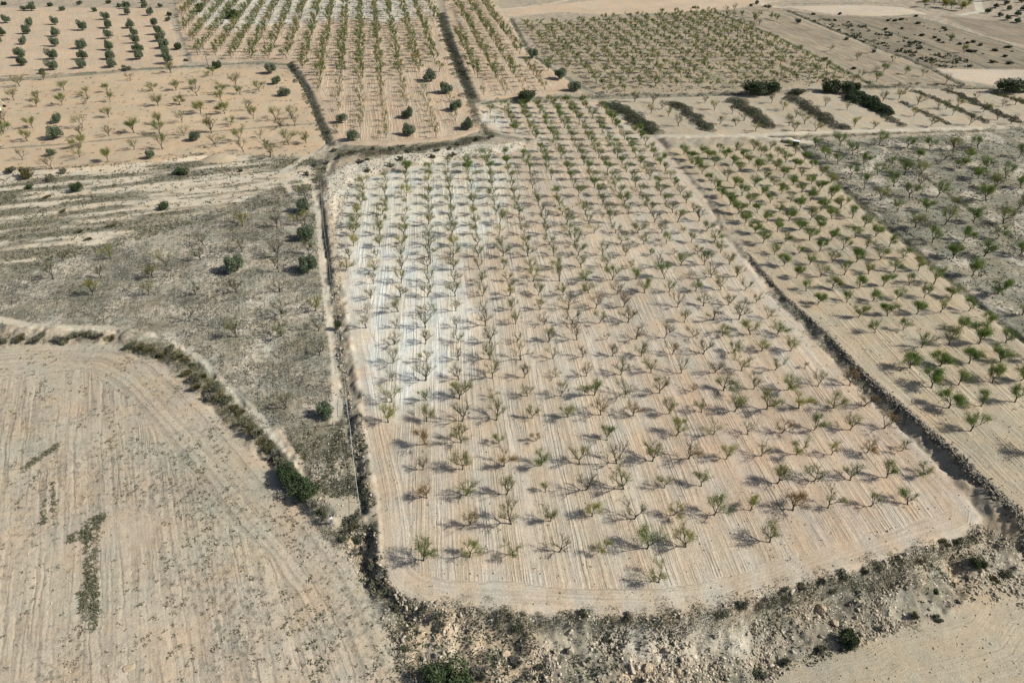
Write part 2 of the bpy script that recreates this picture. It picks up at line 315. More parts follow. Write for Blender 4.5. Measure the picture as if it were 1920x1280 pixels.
M['leaf_scrub'] = leaf_material('scrub_leaf', [(.1, (.07, .08, .048)), (.55, (.13, .135, .085)), (.95, (.23, .215, .15))], .8, .1)
M['leaf_esparto'] = leaf_material('esparto_leaf', [(.1, (.095, .10, .045)), (.55, (.165, .155, .075)), (.95, (.27, .235, .13))], .8, .15)
M['leaf_straw'] = leaf_material('straw_leaf', [(.1, (.17, .155, .10)), (.6, (.25, .225, .15)), (.95, (.36, .32, .22))], .85, .15)
M['leaf_ashy'] = leaf_material('ashy_leaf', [(.1, (.10, .10, .08)), (.55, (.17, .165, .135)), (.95, (.28, .27, .22))], .85, .1)
M['rock'] = rough_material('limestone', (.25, .215, .16), (.56, .49, .385), 3, .9, .4, True)
M['rock_dark'] = rough_material('weathered_stone', (.12, .108, .085), (.34, .31, .25), 3, .9, .4, True)
M['rock_warm'] = rough_material('sandy_stone', (.36, .29, .19), (.50, .42, .30), 3, .9, .4)
M['weed'] = leaf_material('weed_blade', [(.1, (.10, .105, .065)), (.5, (.16, .155, .105)), (.95, (.28, .26, .18))], .85, .1)
M['wood'] = rough_material('grey_wood', (.17, .145, .11), (.36, .32, .26), 9)
M['wood_dark'] = rough_material('pole_wood', (.13, .125, .105), (.24, .22, .19), 5)
M['steel'] = rough_material('galvanised_steel', (.32, .34, .34), (.5, .52, .52), 9, .5, .05)
M['cream'] = rough_material('cream_paint', (.62, .60, .42), (.76, .74, .55), 4, .45, .05)
M['white'] = rough_material('white_plastic', (.74, .75, .75), (.84, .85, .85), 4, .4, .05)
M['black'] = rough_material('black_rubber', (.015, .016, .018), (.04, .042, .045), 6, .6, .1)
M['glass'] = rough_material('dark_glass', (.03, .04, .05), (.06, .07, .08), 3, .1, 0)
M['skin'] = rough_material('skin', (.42, .25, .17), (.50, .31, .22), 30, .6, .02)
M['shirt'] = rough_material('pale_shirt', (.62, .64, .70), (.78, .80, .84), 12, .9, .2)
M['jeans'] = rough_material('blue_grey_trousers', (.10, .16, .21), (.17, .24, .29), 20, .9, .2)
M['cap'] = rough_material('navy_cap', (.008, .009, .022), (.02, .02, .045), 20, .9, .1)

# ------------------------------------------------------------------ mesh helpers
def add(name, ob_data, parent=None, loc=None):
    o = bpy.data.objects.new(name, ob_data); C.objects.link(o)
    if parent is not None: o.parent = parent
    if loc is not None: o.location = loc
    return o
def mesh(name, V, Fq, material, smooth=False):
    me = bpy.data.meshes.new(name)
    V = np.asarray(V, np.float32).reshape(-1, 3)
    if isinstance(Fq, np.ndarray):
        k = Fq.shape[1]; n = Fq.shape[0]
        me.vertices.add(len(V)); me.vertices.foreach_set('co', V.ravel())
        me.loops.add(n*k); me.loops.foreach_set('vertex_index', Fq.astype(np.int32).ravel())
        me.polygons.add(n); me.polygons.foreach_set('loop_start', np.arange(0, n*k, k, dtype=np.int32))
        me.update(calc_edges=True)
    else:
        me.from_pydata(V.tolist(), [], Fq); me.update()
    me.materials.append(M[material] if isinstance(material, str) else material)
    if smooth: me.polygons.foreach_set('use_smooth', np.ones(len(me.polygons), bool))
    return me
def thing(name, label, cat, loc, rz=0, group=None, scale=1.0):
    o = add(name, None, None, loc); o.rotation_euler = (0, 0, rz)
    o.scale = (scale,)*3 if not hasattr(scale, '__len__') else scale
    o.empty_display_size = .3
    o['label'] = label; o['category'] = cat
    if group: o['group'] = group
    return o
def tag(o, label, cat, group=None):
    o['label'] = label; o['category'] = cat
    if group: o['group'] = group
    return o
def stuff(o, label=None, cat=None):
    o['kind'] = 'stuff'
    if label: o['label'] = label
    if cat: o['category'] = cat
    return o
class MB:
    def __init__(s): s.v = []; s.f = []
    def tube(s, pts, rad, n=5, cap=True):
        base = len(s.v); k = len(pts)
        for i in range(k):
            p = Vector(pts[i]); d = (Vector(pts[min(i+1, k-1)])-Vector(pts[max(i-1, 0)])).normalized()
            u = d.orthogonal().normalized(); w_ = d.cross(u)
            for j in range(n):
                a = 2*math.pi*j/n
                s.v.append(tuple(p+(u*math.cos(a)+w_*math.sin(a))*rad[i]))
        for i in range(k-1):
            for j in range(n):
                a = base+i*n+j; b = base+i*n+(j+1) % n
                s.f.append((a, b, b+n, a+n))
        if cap:
            s.f.append(tuple(base+j for j in reversed(range(n)))); s.f.append(tuple(base+(k-1)*n+j for j in range(n)))
    def box(s, c, d, rz=0, bev=0.0, tilt=0):
        m = Matrix.Translation(c) @ Matrix.Rotation(rz, 4, 'Z') @ Matrix.Rotation(tilt, 4, 'Y')
        b = len(s.v); hx, hy, hz = d[0]/2, d[1]/2, d[2]/2
        if bev <= 0:
            for x in (-1, 1):
                for y in (-1, 1):
                    for z in (-1, 1): s.v.append(tuple(m @ Vector((x*hx, y*hy, z*hz))))
            for q in ((0, 1, 3, 2), (4, 6, 7, 5), (0, 4, 5, 1), (2, 3, 7, 6), (0, 2, 6, 4), (1, 5, 7, 3)): s.f.append(tuple(b+i for i in q))
        else:
            rings = [(-hz, 1-bev/min(hx, hy)), (-hz+bev, 1), (hz-bev, 1), (hz, 1-bev/min(hx, hy))]
            for z, k in rings:
                for x, y in ((-1, -1), (1, -1), (1, 1), (-1, 1)):
                    q = bev if k == 1 else bev*1.3
                    for (ox, oy) in (((q, 0), (0, q)) if (x*y < 0) else ((0, q), (q, 0))):
                        s.v.append(tuple(m @ Vector((x*(hx-ox-(0 if k == 1 else bev*.4)), y*(hy-oy-(0 if k == 1 else bev*.4)), z))))
            for i in range(3):
                for j in range(8): s.f.append((b+i*8+j, b+i*8+(j+1) % 8, b+i*8+8+(j+1) % 8, b+i*8+8+j))
            s.f.append(tuple(b+j for j in reversed(range(8)))); s.f.append(tuple(b+24+j for j in range(8)))
    def build(s, name, material, parent=None, smooth=False, loc=None):
        return add(name, mesh(name, s.v, s.f, material, smooth), parent, loc)

def quads(P, size, rng, nrm=None, asp=1.6, bend=0):
    """leaf quads around points"""
    n = len(P); P = np.asarray(P)
    a = rng.normal(size=(n, 3)); a /= np.linalg.norm(a, axis=1)[:, None]
    if nrm is not None: a = a+np.asarray(nrm)*1.2; a /= np.linalg.norm(a, axis=1)[:, None]
    r = rng.normal(size=(n, 3)); b = np.cross(a, r); b /= np.linalg.norm(b, axis=1)[:, None]+1e-9
    c = np.cross(a, b)
    s = (np.asarray(size)*np.ones(n))[:, None]*rng.uniform(.7, 1.3, (n, 1))
    b = b*s*asp*.5; c = c*s*.5
    V = np.stack([P-b, P+c*.9, P+b, P-c*.9], 1).reshape(-1, 3)
    Fq = np.arange(n*4).reshape(n, 4)
    return V, Fq

# ------------------------------------------------------------------ the ground: one sheet out to the horizon
def build_ground():
    q = 1.0
    y0 = 12.0; ya = []; y = y0
    while y < 620: ya.append(y); y += .0024*q*math.hypot(y, 80)
    ya = [-3000, -600, -150, -50, -10] + ya + [700, 850, 1200, 2000, 4000, 9000]
    ya = np.array(ya)
    t = np.linspace(-1, 1, int(1000/q)); t = np.concatenate([[-30, -8, -3, -1.8, -1.3], t, [1.3, 1.8, 3, 8, 30]])
    hw = .86*(np.maximum(ya, 12)*CP+80*SP)
    X = hw[:, None]*t[None, :]; Y = np.repeat(ya[:, None], len(t), 1)
    n, k = X.shape; X = X.ravel(); Y = Y.ravel()
    Z = zfun(X, Y)
    far = sst((np.hypot(X, Y)-650)/1500); Z = Z*(1-far)+far*1.0
    idx = np.arange(n*k).reshape(n, k)
    Fq = np.stack([idx[:-1, :-1].ravel(), idx[:-1, 1:].ravel(), idx[1:, 1:].ravel(), idx[1:, :-1].ravel()], 1)
    me = mesh('ground', np.stack([X, Y, Z], 1), Fq, 'ground', True)
    # colours
    col = np.zeros((len(X), 3)); col[:] = (.36, .31, .235)
    msk = np.zeros((len(X), 3)); msk[:, 1] = .5; msk[:, 2] = .2
    rows = np.zeros((len(X), 3))
    wob = (fbm(X/2.6, Y/2.6, 40, 3)-.5)*2.4
    wobs = (fbm(X/.8, Y/.8, 44, 2)-.5)*.9
    s = sd_poly(BANK_ZONE, X, Y); t_ = sst((s+wob+.5)/1.5)[:, None]
    rk = np.array(ROCK)*(0.85+.4*fbm(X/4, Y/4, 60, 3))[:, None]
    wm = fbm(X/9, Y/9, 66, 2)[:, None]; rk = rk*(1-sst((wm-.45)*6))+sst((wm-.45)*6)*np.array((.43, .35, .25))
    col = col*(1-t_)+t_*rk
    wd = .25+.9*sst((fbm(X/6, Y/6, 71, 3)-.42)*5)
    msk[:, 1] = np.where(s > 0, wd, msk[:, 1]); msk[:, 2] = np.where(s > 0, 1.0, msk[:, 2])
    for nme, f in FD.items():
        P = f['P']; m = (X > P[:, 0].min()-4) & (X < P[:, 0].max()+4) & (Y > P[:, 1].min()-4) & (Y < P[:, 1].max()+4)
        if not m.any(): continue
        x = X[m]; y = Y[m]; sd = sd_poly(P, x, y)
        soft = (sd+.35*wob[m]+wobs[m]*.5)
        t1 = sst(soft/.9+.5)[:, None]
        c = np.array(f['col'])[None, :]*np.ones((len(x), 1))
        if nme == 'main':
            def bl(P2, colr, k, r=4.):
                nonlocal c
                q2 = sst((sd_poly(P2, x, y)+(fbm(x/3, y/3, 80, 3)-.5)*7+r/2)/r)[:, None]*k
                q2 = np.clip(q2*(.72+.55*vn((x+.105*y)/.9, y/14, 83)[:, None]), 0, 1); c = c*(1-q2)+q2*np.array(colr)
            bl(WHITE2, (.56, .54, .455), .92, 7); bl(WHITE1, (.61, .60, .53), 1.0, 11); bl(RUST, (.415, .325, .245), .6, 12); bl(WHITE5, (.56, .53, .45), .9)
            # redder soil kept on the tree lines, paler between
            u = (x+.105*y); ph = np.cos((u-(-6.3))*2*np.pi/6.0)
            c = c*(1-.05*np.clip(ph, -1, 1)[:, None]*np.array((.4, 1, 1.8))[None, :])
        if nme == 'central_far':
            q2 = sst((sd_poly(WHITE3, x, y)+(fbm(x/6, y/6, 81, 3)-.5)*24+4)/16)[:, None]*.7
            c = c*(1-q2)+q2*np.array((.55, .53, .46))
            u = (x+.179*y); ph = np.cos(u*2*np.pi/8.2); c = c*(1+.05*ph[:, None])
        if nme == 'scrub_left':
            st = fbm((x*.97+y*.25)/16, (y*.97-x*.25)/2.6, 90, 4); q2 = sst((st-.50)*8)[:, None]
            c = c*(1-q2)+q2*np.array((.52, .46, .355))
            q3 = sst((.44-st)*7)[:, None]; c = c*(1-q3)+q3*np.array((.235, .215, .165))
        if nme in ('fallow_left', 'fallow_right', 'triangle_left'):
            st = fbm(x/5, y/5, 93, 5); q2 = sst((st-.5)*6)[:, None]; c = c*(1-q2)+q2*np.array((.50, .45, .36))
            q3 = sst((.44-st)*6)[:, None]; c = c*(1-q3)+q3*np.array((.235, .225, .165))
        if nme == 'lower_left':
            st = fbm(x/14, y/9, 95, 3); q2 = sst((st-.5)*4)[:, None]; c = c*(1-q2)+q2*np.array((.415, .372, .285))
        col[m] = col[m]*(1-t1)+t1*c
        tt = t1[:, 0]
        wv = f['weed']
        if nme == 'scrub_left': wv = np.clip(wv*(1.25-1.3*sst((fbm((x*.97+y*.25)/16, (y*.97-x*.25)/2.6, 90, 4)-.46)*8)), 0, 1)
        if nme in ('fallow_left', 'fallow_right', 'lower_left'):
            wv = np.clip(wv*(.25+1.5*fbm(x/7, y/7, 97, 3)), 0, 1)
        msk[m, 1] = msk[m, 1]*(1-tt)+tt*wv; msk[m, 2] = msk[m, 2]*(1-tt)+tt*f['stone']
        if f['a'] is not None:
            hd = f['head']*(.75+.5*fbm(x/9, y/9, 99, 2))
            inn = sd > hd
            u = np.where(inn, (x-f['a']*y)+(fbm(x/30, y/30, 101, 2)-.5)*1.2, sd+50)
            vv = np.where(inn, y, (x+y)*.7)
            u = u*({'lower_left': .45, 'bush_field': .22, 'plain_grey_right': .22, 'strip_right_far': .22, 'grey_green': .35, 'terraces': .4}.get(nme, 1.0))
            rows[m, 0] = np.where(sd > 0, u, rows[m, 0]); rows[m, 1] = np.where(sd > 0, vv, rows[m, 1])
            am = f['fur']*sst((sd-.4)/1.2)*np.where(inn, 1, .8)*(1-.8*np.exp(-((sd-hd)/.25)**2))
            msk[m, 0] = np.where(sd > 0, am, msk[m, 0])
        else: msk[m, 0] *= (1-tt)
    for k, P, wdt, c, wv, dp in LINES:
        m = (X > P[:, 0].min()-8) & (X < P[:, 0].max()+8) & (Y > P[:, 1].min()-8) & (Y < P[:, 1].max()+8)
        if not m.any(): continue
        d = seg_dist(P, X[m], Y[m])+(wob[m]*.45+wobs[m]*.4)*(1 if k != 'track' else .4)
        t1 = sst((wdt-d)/.7+.5)
        if k != 'track': t1 = t1*(.55+.45*vn(X[m]/2, Y[m]/2, 120))
        else: t1 = t1*.97
        col[m] = col[m]*(1-t1[:, None])+t1[:, None]*np.array(c)
        msk[m, 1] = msk[m, 1]*(1-t1)+t1*wv; msk[m, 0] *= (1-t1)
    for P2, cc, k in ((WHITE4, (.47, .45, .38), .7), (WHITE6, (.55, .52, .43), .9)):
        q2 = sst((sd_poly(P2, X, Y)+(fbm(X/2.5, Y/2.5, 130, 3)-.5)*4+1)/2)[:, None]*k
        q2[np.isnan(q2)] = 0
        col = col*(1-q2)+q2*np.array(cc); msk[:, 1] = msk[:, 1]*(1-q2[:, 0]*.7)
    col *= (0.94+.12*fbm(X/25, Y/25, 140, 2))[:, None]
    rgba = np.ones((len(X), 4), np.float32)
    a = me.attributes.new('soil', 'FLOAT_COLOR', 'POINT'); rgba[:, :3] = col; a.data.foreach_set('color', rgba.ravel())
    a = me.attributes.new('mask', 'FLOAT_COLOR', 'POINT'); rgba[:, :3] = msk; a.data.foreach_set('color', rgba.ravel())
    a = me.attributes.new('rows', 'FLOAT_VECTOR', 'POINT'); a.data.foreach_set('vector', rows.astype(np.float32).ravel())
    o = add('ground', me); o['kind'] = 'structure'
    return o
ground = build_ground()

# ------------------------------------------------------------------ trees
def vase_tree(seed, H=3.2, spread=1.0, limbs=4, twig=1.25, lean=None):
    """open vase-shaped almond: leaning trunk, few limbs, forks, twigs. returns wood mesh data and twig points"""
    rg = random.Random(seed); mb = MB(); pts = []
    la = rg.uniform(0, 6.28) if lean is None else lean; lm = rg.uniform(.05, .28)
    th = rg.uniform(.6, .95)*H/3.2
    top = Vector((math.cos(la)*lm*th, math.sin(la)*lm*th, th))
    r0 = .105*H/3.2
    mb.tube([(0, 0, -.25), (0, 0, .05), tuple(top*.55+Vector((rg.uniform(-.04, .04), rg.uniform(-.04, .04), 0))), tuple(top)], [r0*1.35, r0*1.1, r0*.85, r0*.8], 6)
    def branch(p, d, L, r, lvl):
        k = 3 if lvl < 2 else 2
        P = [p]; cur = Vector(p); dd = Vector(d)
        for i in range(k):
            dd = (dd+Vector((rg.uniform(-.22, .22), rg.uniform(-.22, .22), rg.uniform(-.06, .22)))).normalized()
            cur = cur+dd*(L/k); P.append(cur.copy())
            if lvl >= 2 or (lvl == 1 and i >= 1): pts.append((tuple(cur), tuple(dd), lvl))
        rr = [r*(1-.55*i/k) for i in range(k+1)]
        mb.tube([tuple(x) for x in P], rr, 5 if lvl == 0 else (4 if lvl == 1 else 3), cap=False)
        if lvl < 3:
            n = (3, 4, 4)[lvl] if lvl < 3 else 0
            n = max(2, int(n*twig+rg.uniform(-.3, .7)))
            for j in range(n):
                f = rg.uniform(.4, 1.0) if j else 1.0
                q = P[0]+(P[-1]-P[0])*f if j == 0 else P[min(k, max(1, int(round(f*k))))]
                ax = Vector((rg.gauss(0, 1), rg.gauss(0, 1), rg.gauss(.1, .5))).normalized()
                nd = (dd+ax*(.62 if lvl else .7)).normalized()
                if nd.z < -.05: nd.z = abs(nd.z)*.4
                branch(q, nd, L*(.72, .66, .62)[lvl]*rg.uniform(.75, 1.15), r*(.55, .5, .45)[lvl], lvl+1)
    a0 = rg.uniform(0, 6.28)
    for i in range(limbs):
        a = a0+i*6.283/limbs+rg.uniform(-.45, .45)
        el = rg.uniform(.75, 1.1)
        d = Vector((math.cos(a)*math.cos(el)*spread, math.sin(a)*math.cos(el)*spread, math.sin(el)))
        branch(top, d.normalized(), H*.40*rg.uniform(.8, 1.15), r0*.62, 0)
    V = np.array(mb.v); zmax = V[:, 2].max(); k = H/zmax
    V[:, 2] *= np.where(V[:, 2] > 0, k, 1)
    pts = [((p[0], p[1], p[2]*k), d, l) for p, d, l in pts]
    return V, mb.f, pts
def leaf_cloud(pts, n, size, seed, sp=.16):
    rg = np.random.default_rng(seed)
    P = np.array([p for p, d, l in pts]); D = np.array([d for p, d, l in pts])
    # leaves gather on some shoots and leave others bare
    wgt = rg.uniform(0, 1, len(P))+.15
    cl = fbm(P[:, 0]*1.3+seed*3.1, P[:, 1]*1.3+P[:, 2]*1.1, seed, 2); wgt = wgt*np.clip((cl-.22)*2.2, .15, 1.2)
    i = rg.choice(len(P), n, p=wgt/wgt.sum())
    Q = P[i]+D[i]*rg.uniform(-.25, .25, (n, 1))+rg.normal(0, sp, (n, 3))
    return quads(Q, size, rg, asp=1.9)

BR = {}
NVAR = 14
def wood_of(kind, k):
    key = (kind, k)
    if key not in BR:
        if kind == 'open': V, f, p = vase_tree(100+k, 3.3, 1.0, 3+(k % 3), 1.35)
        elif kind == 'young': V, f, p = vase_tree(300+k, 3.3, .9, 3+(k % 2), 1.35)
        elif kind == 'old': V, f, p = vase_tree(500+k, 3.6, 1.15, 4, 1.45)
        BR[key] = (mesh('trunk', V, f, 'bark'), p)
    return BR[key]
CR = {}
def crown_of(kind, k, dens, hue):
    key = (kind, k, dens, hue)
    if key not in CR:
        n, s, sp = {'bare': (450, .050, .15), 'sparse': (1300, .058, .17), 'medium': (2300, .063, .19), 'full': (3600, .075, .20)}[dens]
        V, Fq = leaf_cloud(wood_of(kind, k)[1], n, s, 7*k+len(CR), sp)
        CR[key] = mesh('crown', V, Fq, 'leaf_'+hue)
    return CR[key]
def tree(x, y, z, kind, k, dens, hue, label, cat, group, scale=1.0, rz=None, name='almond_tree', flat=1.0, tilt=(0, 0)):
    t = thing(name, label, cat, (x, y, z), (x*7.3+y*3.1) % 6.28 if rz is None else rz, group, (scale, scale, scale*flat))
    q_ = random.Random(int(x*977+y*131)); t.rotation_euler[0] = tilt[0]+q_.gauss(0, .06); t.rotation_euler[1] = tilt[1]+q_.gauss(0, .06)
    t.scale = (scale*q_.uniform(.82, 1.2), scale*q_.uniform(.82, 1.2), scale*flat*q_.uniform(.86, 1.15))
    add('trunk', wood_of(kind, k)[0], t)
    add('crown', crown_of(kind, k, dens, hue), t)
    return t
def ordw(n):
    a = ['', 'first', 'second', 'third', 'fourth', 'fifth', 'sixth', 'seventh', 'eighth', 'ninth', 'tenth', 'eleventh', 'twelfth', 'thirteenth', 'fourteenth', 'fifteenth', 'sixteenth', 'seventeenth', 'eighteenth', 'nineteenth']
    if n < 20: return a[n]
    tens = {2: 'twenty', 3: 'thirty', 4: 'forty', 5: 'fifty', 6: 'sixty', 7: 'seventy', 8: 'eighty'}
    if n % 10 == 0: return tens[n//10][:-1]+'ieth'
    return tens[n//10]+'-'+a[n % 10]
rnd = random.Random(5)
HUEW = {'green': 'green-leaved', 'olive': 'dull green', 'yellow': 'yellow-green', 'rust': 'rust-tinged'}
DENW = {'bare': 'nearly bare', 'sparse': 'sparse', 'medium': 'half-leafy', 'full': 'leafy'}
def look(d, h): return ('nearly bare' if d == 'bare' else DENW[d]+' '+HUEW[h])

# ---- main orchard: lattice surveyed from tree positions (columns run away from the camera)
CF = np.array([[-14.74028, 85.71549], [6.12403, .32184], [-.54663, 5.60066], [-.02937, -.00988], [-.01035, -.02311], [.00526, .01188], [.00095, .00077], [-.00006, .00107], [.00056, -.00024], [-.00027, -.00028]])
def lat3(i, j):
    A = np.stack([i**0*1., i, j, i*i, i*j, j*j, i**3, i*i*j, i*j*j, j**3], 1)
    return A @ CF
MP = FD['main']['P']
ii, jj = np.meshgrid(np.arange(-4, 18), np.arange(-6, 36)); ii = ii.ravel()*1.; jj = jj.ravel()*1.
L = lat3(ii, jj); sdm = sd_poly(MP, L[:, 0], L[:, 1]); px, py = proj(L[:, 0], L[:, 1])
# row lines stop where the photograph shows open soil
MISSING = {(0, -4), (1, -6), (8, -3.0)}
rg = random.Random(11); mains = []
near_cut = {-3: 8, -2: 5, -1: 0, 0: -5, 1: -5, 2: -5, 3: -5, 4: -5, 5: -5, 6: -5, 7: -5, 8: -5, 9: -4, 10: -4, 11: -4, 12: -4, 13: -3, 14: -2, 15: -1}
for n in range(len(ii)):
    i, j = int(ii[n]), int(jj[n])
    if sdm[n] < 1.2 or (i, j) in MISSING: continue
    if i == -1 and j < 0: continue
    if i in near_cut and j < near_cut[i]: continue
    if px[n] > 1935 or py[n] < 190: continue
    if rg.random() < .025: continue
    # extra gap at the road through the top
    x = L[n, 0]+rg.gauss(0, .16); y = L[n, 1]+rg.gauss(0, .16)
    mains.append([i, j, x, y, px[n], py[n]])
ex = [(1235, 1092)]
for e in ex:
    a, b = G(*e); mains.append([6, -6, float(a), float(b), e[0], e[1]])
mains.sort(key=lambda t: math.hypot(t[2], t[3]-0))
cols_ = {}
for t in mains: cols_.setdefault(t[0], []).append(t)
order = {}
cmin = min(cols_)
for c, lst in cols_.items():
    lst.sort(key=lambda t: t[1])
    for k, t in enumerate(lst): order[id(t)] = (c-cmin+1, k+1)
def main_look(i, j, px, py):
    r = rg.random()
    if py < 330: 
        d = 'medium' if r < .55 else ('full' if r < .75 else 'sparse'); h = 'green' if rg.random() < .75 else 'olive'
    elif py < 560:
        if px < 960: d = ('medium' if r < .5 else 'sparse') if py < 470 else ('sparse' if r < .6 else 'bare'); h = 'olive' if rg.random() < .75 else 'yellow'
        else: d = 'sparse' if r < .45 else ('medium' if r < .85 else 'bare'); h = 'green' if rg.random() < .6 else 'olive'
    elif py < 720 and px < 1350:
        d = 'bare' if r < .6 else 'sparse'; h = 'olive' if rg.random() < .6 else ('rust' if px > 1000 else 'olive')
    elif py < 760: d = 'sparse' if r < .6 else 'medium'; h = 'olive' if rg.random() < .6 else 'green'
    else:
        d = 'medium' if r < .42 else ('sparse' if r < .85 else 'bare')
        q = rg.random(); h = 'olive' if q < .45 else ('green' if q < .65 else ('yellow' if q < .85 else 'rust'))
    if 1000 < px < 1700 and 650 < py < 850 and rg.random() < .2: h = 'rust'
    if j == -5 and rg.random() < .6: h = 'yellow'; d = 'medium' if d != 'bare' else d
    return d, h
zz = zfun(np.array([t[2] for t in mains]), np.array([t[3] for t in mains]))
mains_z = {id(t): z for t, z in zip(mains, zz)}
ind = mains[:300]; rest = mains[300:]
for t in ind:
    c, k = order[id(t)]
    d, h = main_look(*t[:2], t[4], t[5])
    lab = f'{look(d, h)} almond tree, {ordw(k)} from the near end of {ordw(c)} row from left'
    kind = 'old' if rg.random() < .35 else 'open'
    tree(t[2], t[3], mains_z[id(t)]-.03, kind, rg.randrange(NVAR), d, h, lab, 'almond tree', 'almond trees in the pale central orchard', (rg.uniform(.5, .75) if rg.random() < .07 else rg.uniform(.86, 1.16)), rz=rg.uniform(0, 6.28))

FL = 1.0
def merge_trees(name, items, label, cat):
    """items: (x,y,z,scale,wood mesh,crown mesh,rz) merged into one object with two materials"""
    Vs = []; Fs = []; Ms = []; off = 0; mats = []
    cache = {}
    for (x, y, z, s, wm, cm, rz) in items:
        for me in (wm, cm):
            if me is None: continue
            if me not in cache:
                v = np.empty(len(me.vertices)*3, np.float32); me.vertices.foreach_get('co', v)
                ls = np.empty(len(me.polygons), np.int32); me.polygons.foreach_get('loop_start', ls)
                lt = np.empty(len(me.polygons), np.int32); me.polygons.foreach_get('loop_total', lt)
                vi = np.empty(len(me.loops), np.int32); me.loops.foreach_get('vertex_index', vi)
                ok = lt == 4
                q = vi[(ls[ok][:, None]+np.arange(4)[None, :])]
                if me.materials[0] not in mats: mats.append(me.materials[0])
                cache[me] = (v.reshape(-1, 3), q, mats.index(me.materials[0]))
            v, q, mi = cache[me]
            c_, s_ = math.cos(rz), math.sin(rz)
            W = np.empty_like(v); W[:, 0] = (v[:, 0]*c_-v[:, 1]*s_)*s+x; W[:, 1] = (v[:, 0]*s_+v[:, 1]*c_)*s+y; W[:, 2] = v[:, 2]*s*FL+z
            Vs.append(W); Fs.append(q+off); Ms.append(np.full(len(q), mi, np.int32)); off += len(v)
    me = mesh(name, np.concatenate(Vs), np.concatenate(Fs), mats[0])
    for m_ in mats[1:]: me.materials.append(m_)
    me.polygons.foreach_set('material_index', np.concatenate(Ms))
    return stuff(add(name, me), label, cat)
# light versions of the trees for the far orchards
def lite(kind, k, dens, hue, nleaf, size):
    key = ('lite', kind, k, dens, hue)
    if key not in CR:
        V, f, pts = vase_tree(900+k, 3.3, 1.0, 3, .55)
        wm = mesh('trunk', V, f, 'bark')
        V2, F2 = leaf_cloud(pts, nleaf, size, 40+k, .2)
        CR[key] = (wm, mesh('crown', V2, F2, 'leaf_'+hue))
    return CR[key]
items = []
for t in rest:
    d, h = main_look(*t[:2], t[4], t[5]); k = rg.randrange(4)
    wm = wood_of('open', k)[0]; cm = crown_of('open', k, d, h)
    items.append((t[2], t[3], mains_z[id(t)]-.03, rg.uniform(.92, 1.22), wm, cm, rg.uniform(0, 6.28)))
print('main', len(mains), 'rest', len(rest))
if items: merge_trees('almond_trees', items, 'almond trees crowding the far end of the pale central orchard', 'almond trees')

# ---- green orchard on the right
CQ = np.array([[55.05965, 153.79093], [5.91371, .84143], [.69176, -5.45389], [-.01518, -.01908], [.01068, -.00757], [.00223, -.00924]])
GP = FD['green_orchard']['P']; rg = random.Random(21)
cells = []
for i in range(0, 14):
    for j in range(-16, 15):
        A = np.array([1, i, j, i*i, i*j, j*j]) @ CQ
        s = float(sd_poly(GP, A[0:1], A[1:2])[0]); p_, q_ = proj(A[0], A[1])
        if s < .5 or p_ > 1950 or q_ < 262: continue
        if i == 0 and rg.random() < .6: continue
        if i == 1 and j in (7, 8, 9, 10, 11, 12, 13): continue
        if (i, j) in ((2, 9), (3, 13), (4, 13), (5, 12)): continue
        if rg.random() < .03: continue
        cells.append((i, j, A[0]+rg.gauss(0, .15), A[1]+rg.gauss(0, .15), p_, q_))
bycol = {}
for c in cells: bycol.setdefault(c[0], []).append(c)
cols_sorted = sorted(bycol)
for ci, c0 in enumerate(cols_sorted):
    lst = sorted(bycol[c0], key=lambda t: t[1])
    for k, t in enumerate(lst):
        z = float(zfun(np.array([t[2]]), np.array([t[3]]))[0])
        r = rg.random(); d = 'full' if r < .5 else ('medium' if r < .9 else 'sparse'); h = 'green' if rg.random() < .88 else 'olive'
        lab = f'{look(d, h)} almond tree, {ordw(k+1)} from the far road in {ordw(ci+1)} row from the wall'
        s = rg.uniform(.88, 1.2)
        if t[1] >= 9: s *= rg.uniform(.95, 1.2)
        tree(t[2], t[3], z-.03, 'young', rg.randrange(NVAR), d, h, lab, 'almond tree', 'green almond trees right of the stone wall', s, rz=rg.uniform(0, 6.28), name='leafy_almond_tree')
print('green', len(cells))

# ---- lists read off the photograph (crop origin, scale) -> tree bases
def P3(lst, ox, oy, s=3.0): return [(ox+a/s, oy+b/s) for a, b in lst]
LEFTMID = P3([(110,487),(80,565),(218,563),(205,600),(362,510),(350,592),(487,540),(485,585),(245,450),(607,520),(620,575),(735,455),(860,515),(890,595),(963,412),(990,510),(1007,590),(1100,500),(1110,540),(1195,425),(1240,530),(1330,488),(1460,515),(1350,530),(1247,570),(1400,622),(1130,640),(1265,640),(1300,705),(1190,750),(1160,690),(1550,680),(1577,718),(1660,710),(1640,670),(1723,805),(1625,815),(1497,835),(1465,780),(1345,797),(1370,853),(1520,885),(1213,825),(915,840),(1035,765),(900,755),(1025,690),(895,700),(755,843),(610,910),(450,885),(455,830),(295,950),(128,900),(155,795),(20,752),(465,720),(460,770),(610,660),(615,765),(755,748),(185,720),(30,690),(1425,670),(-12,800)], 0, 0)
FALLOWL = P3([(360,185),(300,290),(570,280),(620,175),(860,280),(935,215),(1143,95),(1130,180),(1362,135),(1560,165),(1740,150),(1570,250),(1573,360),(1100,378),(835,378),(520,382),(1068,525),(1583,485),(1772,470),(1335,365),(1793,580),(1583,610),(1797,718),(1603,1020),(1335,615),(1715,-20),(1560,-5),(1365,-10),(1710,-180)], 0, 427)
